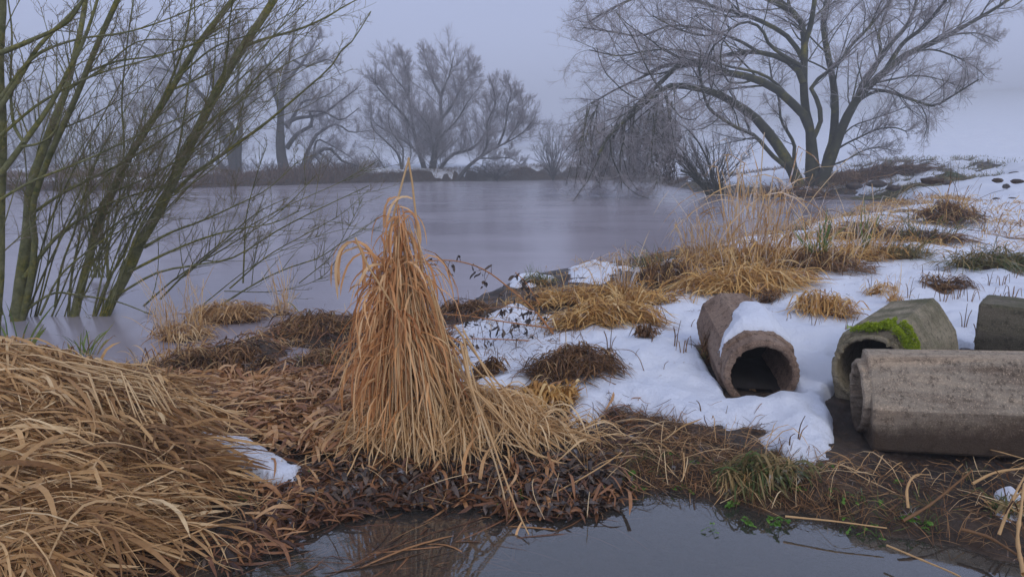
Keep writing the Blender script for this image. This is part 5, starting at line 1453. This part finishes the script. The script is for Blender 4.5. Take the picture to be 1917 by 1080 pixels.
# ---- dry sprigs poking out of the snow: two kinds copied about
def sprig(kind, seed):
    r = rng(seed)
    root = thing("dry_sprig", (0, 0, 0), "", "sprig", "dry sprigs poking out of the snow")
    Ps = []
    for i in range(kind[0]):
        a = r.uniform(0, 6.3); h = r.uniform(*kind[1])
        if kind[2]:   # folded over
            Ps.append(catmull([[0.01 * math.cos(a), 0.01 * math.sin(a), -0.02], [0.03 * math.cos(a), 0.03 * math.sin(a), h * 0.9], [0.045 * math.cos(a), 0.04 * math.sin(a), h], [0.09 * math.cos(a) * h / .1, 0.05 * math.sin(a), h * 0.25]], 7))
        else:
            Ps.append(catmull([[0.01 * math.cos(a), 0.01 * math.sin(a), -0.02], [0.02 * math.cos(a), 0.02 * math.sin(a), h * 0.6], [0.035 * math.cos(a + .4), 0.035 * math.sin(a), h]], 7))
    Ps = np.array(Ps)
    V_, F_, T_ = tubes(Ps, np.tile(np.linspace(0.0032, 0.0014, 7), (len(Ps), 1)), 4, seed=seed)
    mesh_obj("stems", V_, F_, M['brown'], root, tint=T_ * 0.6 + 0.3)
    return root
protos = [sprig((2, (0.06, 0.12), False), 601), sprig((3, (0.05, 0.10), True), 602), sprig((4, (0.08, 0.16), False), 603), sprig((1, (0.05, 0.09), False), 604)]
labs = ["two short dry stubs poking out of the trodden snow", "folded brown grass stems poking out of the snow", "bunch of four thin dry stems standing in snow", "single dry stub sticking up from smooth snow"]
spots = [(1580, 618, 0), (1587, 628, 0), (1150, 700, 0), (1240, 690, 3), (1217, 640, 0), (1262, 650, 2), (1278, 660, 1), (1790, 560, 1), (1765, 566, 1), (1815, 565, 1), (1870, 570, 1), (1850, 535, 2), (1875, 535, 1), (1805, 610, 2), (1850, 650, 1), (1830, 640, 2),
         (1355, 775, 3), (1318, 770, 3), (1490, 822, 0), (1478, 828, 3), (1710, 590, 2), (1700, 560, 2), (1235, 590, 1), (1290, 612, 3), (1140, 660, 2), (1730, 540, 2), (1760, 520, 1), (1600, 600, 3), (1480, 600, 3), (1522, 610, 1), (1905, 610, 2), (1895, 560, 1), (1350, 640, 3), (1180, 610, 3), (1900, 520, 1), (1630, 545, 2)]
used = set()
for i, (px, py, k) in enumerate(spots):
    p = G(px, py)
    if k in used:
        o = protos[k].copy(); COL.objects.link(o)
        for ch in protos[k].children:
            c = ch.copy(); COL.objects.link(c); c.parent = o
    else:
        o = protos[k]; used.add(k)
    o.location = p; o.rotation_euler = (0, 0, float(r.uniform(0, 6.3)))
    s_ = float(r.uniform(0.8, 1.25)) * (1 + max(0, p[1] - 4) * 0.06)
    o.scale = (s_, s_, s_)
    o["label"] = labs[k]; o["group"] = "dry sprigs poking out of the snow, " + ["pairs", "folded", "bunches", "single stubs"][k]

# ---- clods of earth on the snowy far bank
def clod(seed):
    import bmesh
    bm = bmesh.new()
    bmesh.ops.create_icosphere(bm, subdivisions=3, radius=1.0)
    V_ = np.array([v.co[:] for v in bm.verts]); F_ = np.array([[v.index for v in f.verts] for f in bm.faces]); bm.free()
    n_ = fbm(V_[:, 0] + V_[:, 2] * .7, V_[:, 1] - V_[:, 2] * .5, 1.6, 4, seed)
    V_ = V_ * (1 + 0.5 * n_)[:, None] * [1, 0.7, 0.42]
    return mesh_obj("earth_clod", V_, [F_], M['mud'], origin=(0, 0, 0))
cl = [clod(611), clod(612), clod(613)]
cn = 0
for i, (px, py, s) in enumerate([(1700, 340, 3), (1640, 345, 3), (1840, 344, 2.4), (1868, 338, 2), (1883, 349, 2.2), (1745, 338, 3), (1770, 342, 2), (1815, 330, 2), (1865, 373, 1.4), (1895, 372, 1.2), (1905, 340, 2), (1600, 348, 3), (1672, 352, 2.6), (1905, 355, 1.2),
                                 (1720, 325, 2), (1790, 324, 2), (1850, 322, 2), (1900, 325, 1.6), (1668, 336, 2.6), (1830, 360, 1.2), (1880, 322, 1.6)]):
    p = G(px, py)
    o = cl[i % 3] if i < 3 else cl[i % 3].copy()
    if i >= 3: COL.objects.link(o)
    o.location = (p[0], p[1], p[2]); q_ = 0.062 * s * min(p[1], 36) / 20
    o.scale = (q_ * 1.5, q_, q_ * 1.3); o.rotation_euler = (0, 0, float(r.uniform(0, 6.3)))
    tag(o, "dark clod of earth breaking through the snow on the far bank", "clod", "earth clods on the snowy bank")

# ---- bramble arching over the shore, withered leaves hanging from it
rt = G(1040, 628)
root = thing("bramble", tuple(rt), "arching brown bramble cane hung with withered leaves between sheaf and snow", "bramble")
dB = float(rt[1])
canes = [(([(1036, 625), (1000, 580), (960, 545), (915, 510), (875, 493), (835, 487), (800, 489)]), 0.0075, 0.0035, -0.2),
         (([(1035, 615), (985, 608), (930, 600), (880, 592), (830, 588)]), 0.006, 0.0035, 0.1), (([(1025, 640), (960, 636), (900, 634), (842, 634)]), 0.0055, 0.003, -0.15),
         (([(1010, 570), (985, 530), (965, 510)]), 0.004, 0.003, 0.3), (([(1030, 620), (1010, 590), (960, 575), (900, 580), (860, 600)]), 0.003, 0.002, 0.2)]
Ps, Rs = limb_set([(c[0], c[1], c[2], c[3]) for c in canes], dB, 20, 5)
V_, F_, T_ = tubes(Ps, Rs, 6, tint=np.full(len(Ps), 0.35))
mesh_obj("cane", V_, F_, M['rust'], root, tint=T_)
Bq, Rq = grow(Ps, Rs, 22, 0.15, 1.0, 0.10, (60, 100), -0.5, 0.3, 5, 0.6, 621, rmin=0.0022, lmin=0.03)
V_, F_, T_ = tubes(Bq, Rq, 3)
mesh_obj("leaf_stalks", V_, F_, M['brown'], root, tint=T_)["kind"] = "stuff"
B = np.repeat(Bq[:, -1], 2, 0)
V_, F_, T_ = blades(B, r.normal(size=B.shape) * 0.35 + [0, 0, -1], r.uniform(0.03, 0.075, len(B)), 0.007 + 0.02 * r.random(len(B)), 0.3, 6, 622, wander=0.6, tw=2, prof='round')
mesh_obj("withered_leaves", V_, F_, M['dark_leaf'], root, tint=T_)["kind"] = "stuff"
for (pts, lab, rr0, hgt, nm) in [
    ([(1040, 709, .04), (1080, 722, .035), (1120, 738, .03), (1152, 754, .01)], "thin brown stick lying across the snow edge in the middle", 0.006, 0, "stick"),
    ([(1034, 924, .0), (1080, 900, .03), (1130, 870, .06), (1164, 846, .09)], "pale broken reed stalk slanting over the puddle's edge", 0.004, 0, "reed_stalk"),
    ([(1206, 695, -.01), (1196, 670, .05), (1180, 656, .09), (1150, 655, .085), (1130, 664, .06)], "thin hooked weed stem bowing over open snow", 0.0025, 0, "weed_stem"),
    ([(1190, 620, 0), (1245, 610, .12), (1240, 580, .2), (1215, 520, .38), (1165, 465, .55)], "long frosted stem leaning from the snow toward the white plumes", 0.003, 0, "weed_stem"),
    ([(1917, 1075, .02), (1905, 1010, .04), (1912, 950, .10), (1917, 905, .15)], "thick split reed stalk standing at the puddle corner", 0.008, 0, "reed_stalk"),
    ([(1660, 1020, .005), (1720, 1045, .005), (1790, 1075, .004), (1830, 1100, .004)], "yellow reed stem floating in the puddle", 0.004, 0, "reed_stalk"),
    ([(1470, 966, .004), (1560, 975, .012), (1660, 988, .01)], "brown floating stem beside the muddy bank", 0.004, 0, "reed_stalk"),
    ([(1690, 975, .03), (1740, 945, .06), (1790, 905, .09), (1820, 880, .10)], "brown stalk resting on the mud below the long grey pipe", 0.006, 0, "stick"),
    ([(1700, 950, .04), (1698, 915, .09), (1712, 890, .12), (1740, 888, .10)], "broad folded brown reed leaf on the mud below the long grey pipe", 0.006, 0, "reed_leaf"),
    ([(1835, 838, .06), (1870, 845, .10), (1917, 858, .08), (1960, 866, .06)], "curved dry leaf across the foot of the long grey pipe", 0.007, 0, "reed_leaf"),
    ([(1820, 905, .07), (1860, 885, .10), (1900, 878, .10), (1960, 870, .10)], "broad tan reed stem lying right of the mud slope", 0.006, 0, "reed_stalk"),
    ([(1800, 990, .02), (1850, 1005, .02), (1900, 1035, .02), (1940, 1060, .02)], "dark wet stem slanting along the waterline corner", 0.007, 0, "stick"),
    ([(1870, 1000, .03), (1885, 960, .06), (1905, 915, .10), (1925, 880, .13)], "tan reed leaf tip hanging by the little snow lump", 0.006, 0, "reed_leaf")]:
    P = []
    for (x, y, dz) in pts:
        g = at_z(x, y, max(0.0, dz + 0.05))
        P.append(g)
    P = np.array(P)
    yy = np.linspace(P[0][1], P[0][1] + (P[-1][1] - P[0][1]) * 0.5, len(P)) if nm in ("weed_stem",) else None
    if yy is not None:
        P = np.array([at_d(x, y, d_) for (x, y, _), d_ in zip(pts, np.full(len(pts), float(G(pts[0][0], pts[0][1])[1])))])
    P = catmull(P, 22)
    if yy is None: P[:, 2] = np.maximum(P[:, 2], wsurf(P[:, 0], P[:, 1]) + rr0 * 0.6)
    Rr = np.linspace(rr0, rr0 * 0.6, 22) * (1 + 0.12 * r.normal(size=22))
    V_, F_, T_ = tubes(P[None], Rr[None], 7, tint=np.array([0.6]))
    if nm == "reed_leaf" or rr0 > 0.01:
        c0 = np.repeat(P, 7, 0); V_ = c0 + (V_ - c0) * np.array([1, 1, 0.3])
    mt = M['brown'] if nm in ('stick', 'weed_stem') else M['straw']
    tag(mesh_obj(nm, V_, F_, mt, origin=tuple(P[0]), tint=T_), lab, nm.split("_")[-1] if nm != "reed_leaf" else "leaf")

# ---- small bright weeds on the mud and in the puddle
def cress(seed, nst, nl, spread):
    r = rng(seed)
    root = thing("water_weed", (0, 0, 0), "", "weed", "small bright green weeds by the puddle")
    Ps = []; Bs = []
    for i in range(nst):
        a = r.uniform(0, 6.3); L_ = r.uniform(0.5, 1) * spread
        e = np.array([math.cos(a) * L_, math.sin(a) * L_, r.uniform(0.005, 0.03)])
        Ps.append(catmull([[0, 0, 0], e * 0.5 + [0, 0, 0.02], e], 6)); Bs += [Ps[-1][-1]] * nl
    Ps = np.array(Ps); Bs = np.array(Bs)
    V_, F_, T_ = tubes(Ps, np.full(Ps.shape[:2], 0.0012), 3)
    mesh_obj("stems", V_, F_, M['cress'], root, tint=T_)["kind"] = "stuff"
    D = r.normal(size=Bs.shape) * [1, 1, 0.25] + [0, 0, 0.25]
    V_, F_, T_ = blades(Bs, D, r.uniform(0.012, 0.022, len(Bs)), r.uniform(0.010, 0.016, len(Bs)), 0.2, 5, seed + 1, wander=0.1, tw=0.3, prof='round')
    mesh_obj("leaves", V_, F_, M['cress'], root, tint=T_)["kind"] = "stuff"
    return root
cp = [cress(631, 4, 4, 0.03), cress(632, 7, 5, 0.05), cress(633, 3, 3, 0.06)]
cl_ = ["tiny round-leaved green weed by the puddle", "leafy green cress plant at the waterline", "straggling green weed with few leaves on wet mud"]
for i, (px, py, k) in enumerate([(572, 895, 0), (1706, 975, 1), (1130, 918, 0), (1177, 897, 0), (1195, 920, 0), (1275, 917, 2), (1372, 950, 0), (1640, 1005, 2), (1460, 985, 1), (1600, 990, 2), (1545, 880, 2), (1682, 905, 0), (1380, 790, 0),
                                 (1095, 860, 0), (975, 930, 0), (672, 875, 0), (455, 935, 0), (590, 928, 2), (1335, 995, 2), (1402, 985, 0), (1300, 870, 0), (1250, 858, 0), (1578, 930, 2), (1727, 985, 0), (1500, 920, 0), (1620, 945, 2), (935, 948, 0)]):
    p = G(px, py, False); z = max(float(p[2]), 0.003)
    o = cp[k]
    if i >= 3 or i != [0, 1, 2][k] and False:
        pass
    if o.get("placed"):
        o = cp[k].copy(); COL.objects.link(o)
        for ch in cp[k].children:
            c = ch.copy(); COL.objects.link(c); c.parent = o
    else:
        o["placed"] = True
    o.location = (p[0], p[1], z); o.rotation_euler = (0, 0, float(r.uniform(0, 6.3)))
    s_ = float(r.uniform(0.7, 1.15)); o.scale = (s_, s_, s_)
    o["label"] = cl_[k]; o["group"] = ["tiny round-leaved weeds", "leafy cress plants", "straggling weeds"][k] + " by the puddle"
for o in bpy.data.objects:
    if "placed" in o: del o["placed"]
for k, c in enumerate(cp):
    if c.location.length == 0: bpy.data.objects.remove(c)

# ---- snow on the round pipe, moss and leaves
def pipe_point(root, s, frac_x, prof_top):
    M_ = Matrix.LocRotScale(root.location, root.rotation_euler, None)
    return M_ @ Vector((frac_x, s, prof_top))
def octo_top(x):
    o_ = lambda q: np.interp(np.abs(q), [0, 0.08, 0.19, 0.222], [0.42, 0.42, 0.34, 0.2])
    return np.maximum(o_(x) + 0.002, (o_(x) + o_(x + .03) + o_(x - .03) + o_(x + .06) + o_(x - .06)) / 5 + 0.008)
gx, gs = np.meshgrid(np.linspace(-0.21, 0.215, 80), np.linspace(0.10, 0.70, 100))
edge_l = -0.215 + 0.20 * (gs - 0.12) / 0.5
sd_ = np.minimum(np.minimum((gx - edge_l), (gs - 0.15 - 0.08 * gx)), np.minimum(0.64 - gs + 0.3 * gx, 0.225 - gx)) + 0.028 * fbm(gx, gs, 9, 4, 641)
th_ = 0.055 * (1 - np.exp(-np.clip(sd_, 0, None) / 0.06)) * (1 + 0.4 * fbm(gx, gs, 5, 2, 642))
loc = np.stack([gx, gs, octo_top(gx) + np.where(sd_ > 0, th_, -0.02) + 0.003], -1).reshape(-1, 3)
Mx = np.array(Matrix.LocRotScale(pipe_round.location, pipe_round.rotation_euler, None))
Vw = loc @ Mx[:3, :3].T + Mx[:3, 3]
Vw, Qw = compact(Vw, grid_faces(*gx.shape, keep=sd_ > -0.006))
tag(mesh_obj("snow_heap", Vw, [Qw], M['snow'], origin=tuple(Vw.mean(0))), "saddle of snow on the back of the round-mouthed pipe", "snow")
# moss cushion over the mouth of the olive pipe
n = 16000
r = rng(651)
sx = r.uniform(-0.1, 0.225, n); ss = r.uniform(0.0, 0.30, n)
lim = 0.07 + 0.15 * np.exp(-((sx - 0.15) / 0.06) ** 2) + 0.08 * np.exp(-((sx - 0.04) / 0.06) ** 2)
lim = lim + 0.05 * fbm(sx, ss, 18, 3, 652)
dens = sstep(-0.11, 0.06, sx)
k = (ss < lim) & (r.random(n) < dens)
sx, ss = sx[k], ss[k]
tz = np.interp(np.abs(sx), [0, 0.12, 0.15, 0.19, 0.215], [0.42, 0.42, 0.375, 0.275, 0.19])
tz = np.where(sx > 0.212, r.uniform(0.18, 0.26, len(sx)), tz)
nl = np.stack([np.where(np.abs(sx) > 0.12, np.sign(sx) * 0.8, 0.0), -0.3 + 0 * sx, np.where(np.abs(sx) > 0.12, 0.5, 1.0)], -1)
cush = 0.024 * np.clip(0.6 + fbm(sx, ss, 22, 3, 655) * 1.6, 0.1, 1.5)
loc = np.stack([sx, ss + 0.012, tz], -1) + norm(nl) * cush[:, None]
Mx3 = np.array(Matrix.LocRotScale(pipe_moss.location, pipe_moss.rotation_euler, None))
Bw = loc @ Mx3[:3, :3].T + Mx3[:3, 3]
Dw = norm(nl) @ Mx3[:3, :3].T + r.normal(size=Bw.shape) * 0.55
V_, F_, T_ = blades(Bw, Dw, r.uniform(0.010, 0.022, len(Bw)), 0.0055, 0.3, 2, 653, wander=0.4, tw=2, tint=np.clip(0.3 + 0.9 * (cush / 0.036) * 0.6 + r.normal(size=len(Bw)) * 0.15, 0, 1))
mo = mesh_obj("moss", V_, F_, M['moss'], tint=T_)
mo["kind"] = "stuff"
mo.parent = pipe_moss
mo.matrix_parent_inverse = Matrix.LocRotScale(pipe_moss.location, pipe_moss.rotation_euler, None).inverted()
# oak leaf in the round pipe
a = np.linspace(0, 2 * math.pi, 48, endpoint=False)
rad_ = 0.020 + 0.010 * np.cos(a * 7) * (0.6 + 0.4 * np.cos(a)) + 0.008 * np.cos(a)
xs, ys = np.cos(a) * rad_ * 1.5, np.sin(a) * rad_ * 0.9
Vl = np.stack([np.append(xs, 0), np.append(ys, 0), np.append(0.006 * np.cos(3 * a), 0)], -1)
Fl = np.array([[i, (i + 1) % 48, 48] for i in range(48)])
lp_ = np.array(Matrix.LocRotScale(pipe_round.location, pipe_round.rotation_euler, None) @ Vector((-0.03, 0.10, 0.205 - 0.168 + 0.05)))
rt_ = np.array(Matrix.Rotation(rad(50), 3, 'X'))
tag(mesh_obj("oak_leaf", Vl @ rt_.T + lp_, [Fl], M['straw'], origin=tuple(lp_), tint=np.full(49, 0.35)), "lobed brown oak leaf lying in the mouth of the round pipe", "leaf")
# a few plain twigs round the mossy trunk feet

# little lump of snow on the grass at the corner
p = G(1884, 938)
gx, gy = np.meshgrid(np.linspace(-0.07, 0.07, 30), np.linspace(-0.06, 0.06, 26))
sd_ = 1 - np.hypot(gx / 0.048, gy / 0.036) + 0.25 * fbm(gx, gy, 30, 2, 701)
zz = 0.045 * np.sqrt(np.clip(sd_, 0, None))
V_ = np.stack([p[0] + gx + 0.2 * zz, p[1] + gy, float(p[2]) + 0.02 + zz - 0.03 * (sd_ <= 0)], -1).reshape(-1, 3)
V_, Q_ = compact(V_, grid_faces(26, 30, keep=sd_ > -0.1))
tag(mesh_obj("snow_lump", V_, [Q_], M['snow'], origin=tuple(p)), "small round lump of snow caught in grass at the puddle corner", "snow")
C("grass_tussock", "frosted green grass round the little snow lump at the puddle corner", "grass", GR, 1890, 965, 80, 702, 0.01, 60, 'grass', [(70, 0.03, 0.09, 0.003, 0.2, 'green', 'blades', 0.9), (24, 0.1, 0.25, 0.008, 0.4, 'straw', 'leaves', 0.9)])
C("grass_tussock", "overhanging straw-coloured tuft on the waterside mud hump", "grass", GR, 1420, 905, 150, 703, 0.035, 420, 'grass', [(90, 0.03, 0.08, 0.003, 0.4, 'grass', 'blades', 0.95), (90, 0.05, 0.11, 0.0025, 0.5, 'gold', 'leaves', 0.95)], asp=0.3)

# loose broken stems and leaves all along the shore, too many to count
def strew(name, poly, n, h, w, mat, seed, kinked=0.7, zmin=0.0, thr=None):
    q = scatter_px(poly, n, seed)
    r = rng(seed)
    if thr is not None:
        q = q[fbm(q[:, 0], q[:, 1], 1.3, 3, seed + 7) > thr]
    q = q[ground_h(q[:, 0], q[:, 1]) > zmin]
    n = len(q)
    th = r.uniform(0, 2 * math.pi, n); lean = r.uniform(0.1, 1.4, n)
    B = np.stack([q[:, 0], q[:, 1], surf(q[:, 0], q[:, 1]) - 0.01], -1)
    D = np.stack([np.cos(th) * lean, np.sin(th) * lean, np.ones(n)], -1)
    lw = np.maximum(1, q[:, 1] / 7)
    V_, F_, T_ = blades(B, D, (h[0] + (h[1] - h[0]) * r.random(n) ** 1.8), w * lw * r.uniform(0.6, 1.5, n), np.where(r.random(n) < kinked, -0.9, 0.4), 8, seed + 1, wander=0.12, floor=surf, tw=2.0)
    return tag(mesh_obj(name, V_, F_, M[mat], tint=T_), kind="stuff")
shore = [(900, 610), (880, 580), (960, 535), (1080, 505), (1250, 480), (1400, 455), (1500, 440), (1620, 420), (1760, 400), (1917, 430), (2100, 470), (2100, 520), (1760, 525), (1500, 545), (1300, 590), (1150, 620), (1000, 630)]
strew("shore_stems", shore, 2600, (0.06, 0.36), 0.006, 'gold', 801, thr=-0.18)
strew("frosted_stems", shore, 700, (0.10, 0.48), 0.005, 'frosty', 803, thr=-0.05)
strew("shore_weeds", shore, 900, (0.05, 0.26), 0.004, 'brown', 805)
strew("snow_stubble", [(1100, 590), (1300, 560), (1500, 520), (2000, 510), (2300, 640), (1900, 660), (1700, 560), (1500, 640), (1250, 760), (1150, 740)], 420, (0.03, 0.13), 0.0035, 'brown', 807)
strew("bramble_weeds", [(850, 600), (960, 580), (1060, 620), (1120, 700), (1000, 720), (900, 720), (860, 660)], 420, (0.05, 0.22), 0.004, 'brown', 809)
strew("mud_stalks", zone_mud, 160, (0.05, 0.2), 0.004, 'litter', 811)
strew("marsh_stalks", [(100, 690), (300, 640), (540, 600), (660, 620), (660, 720), (300, 740)], 420, (0.05, 0.28), 0.004, 'straw', 813, zmin=-0.04)
# leaves lying just under the puddle's surface
r = rng(821)
q = scatter_px([(430, 1090), (560, 1000), (680, 965), (900, 955), (1100, 965), (1060, 1000), (860, 1030), (800, 1100), (300, 1200)], 900, 822, 0.0)
under = lambda x, y: np.minimum(ground_h(x, y), 0.0) * 0 - 0.028
V_, F_, T_ = lay(q[:, 0], q[:, 1], 0.35 + 0.35 * r.normal(size=len(q)), r.uniform(0.06, 0.5, len(q)), 0.002 + 0.011 * r.random(len(q)) ** 2.5, under, 823, 6, 0.004, 0.022, bend=0.6, tw=0.2, tint=np.clip(0.5 + 0.25 * r.normal(size=len(q)), 0, 1))
tag(mesh_obj("sunken_leaves", V_, F_, M['litter'], tint=T_), kind="stuff")

strew("flooded_grass", [(0, 620), (60, 590), (300, 585), (420, 600), (300, 690), (100, 720), (0, 720)], 260, (0.12, 0.42), 0.004, 'straw', 831, zmin=-2)
q = scatter_px(shore, 3800, 841)
f = fbm(q[:, 0], q[:, 1], 1.2, 4, 842)
q = q[(f > 0.02) & (ground_h(q[:, 0], q[:, 1]) > 0)]
V_, F_, T_ = lay(q[:, 0], q[:, 1], r.normal(size=len(q)) * 1.0, r.uniform(0.1, 0.45, len(q)), (0.003 + 0.008 * r.random(len(q)) ** 2) * np.maximum(1, q[:, 1] / 7), wsurf, 843, 6, 0.04, 0.03, bend=1.2, tw=0.8)
tag(mesh_obj("flattened_shore_grass", V_, F_, M['gold'], tint=T_ * 0.85), kind="stuff")
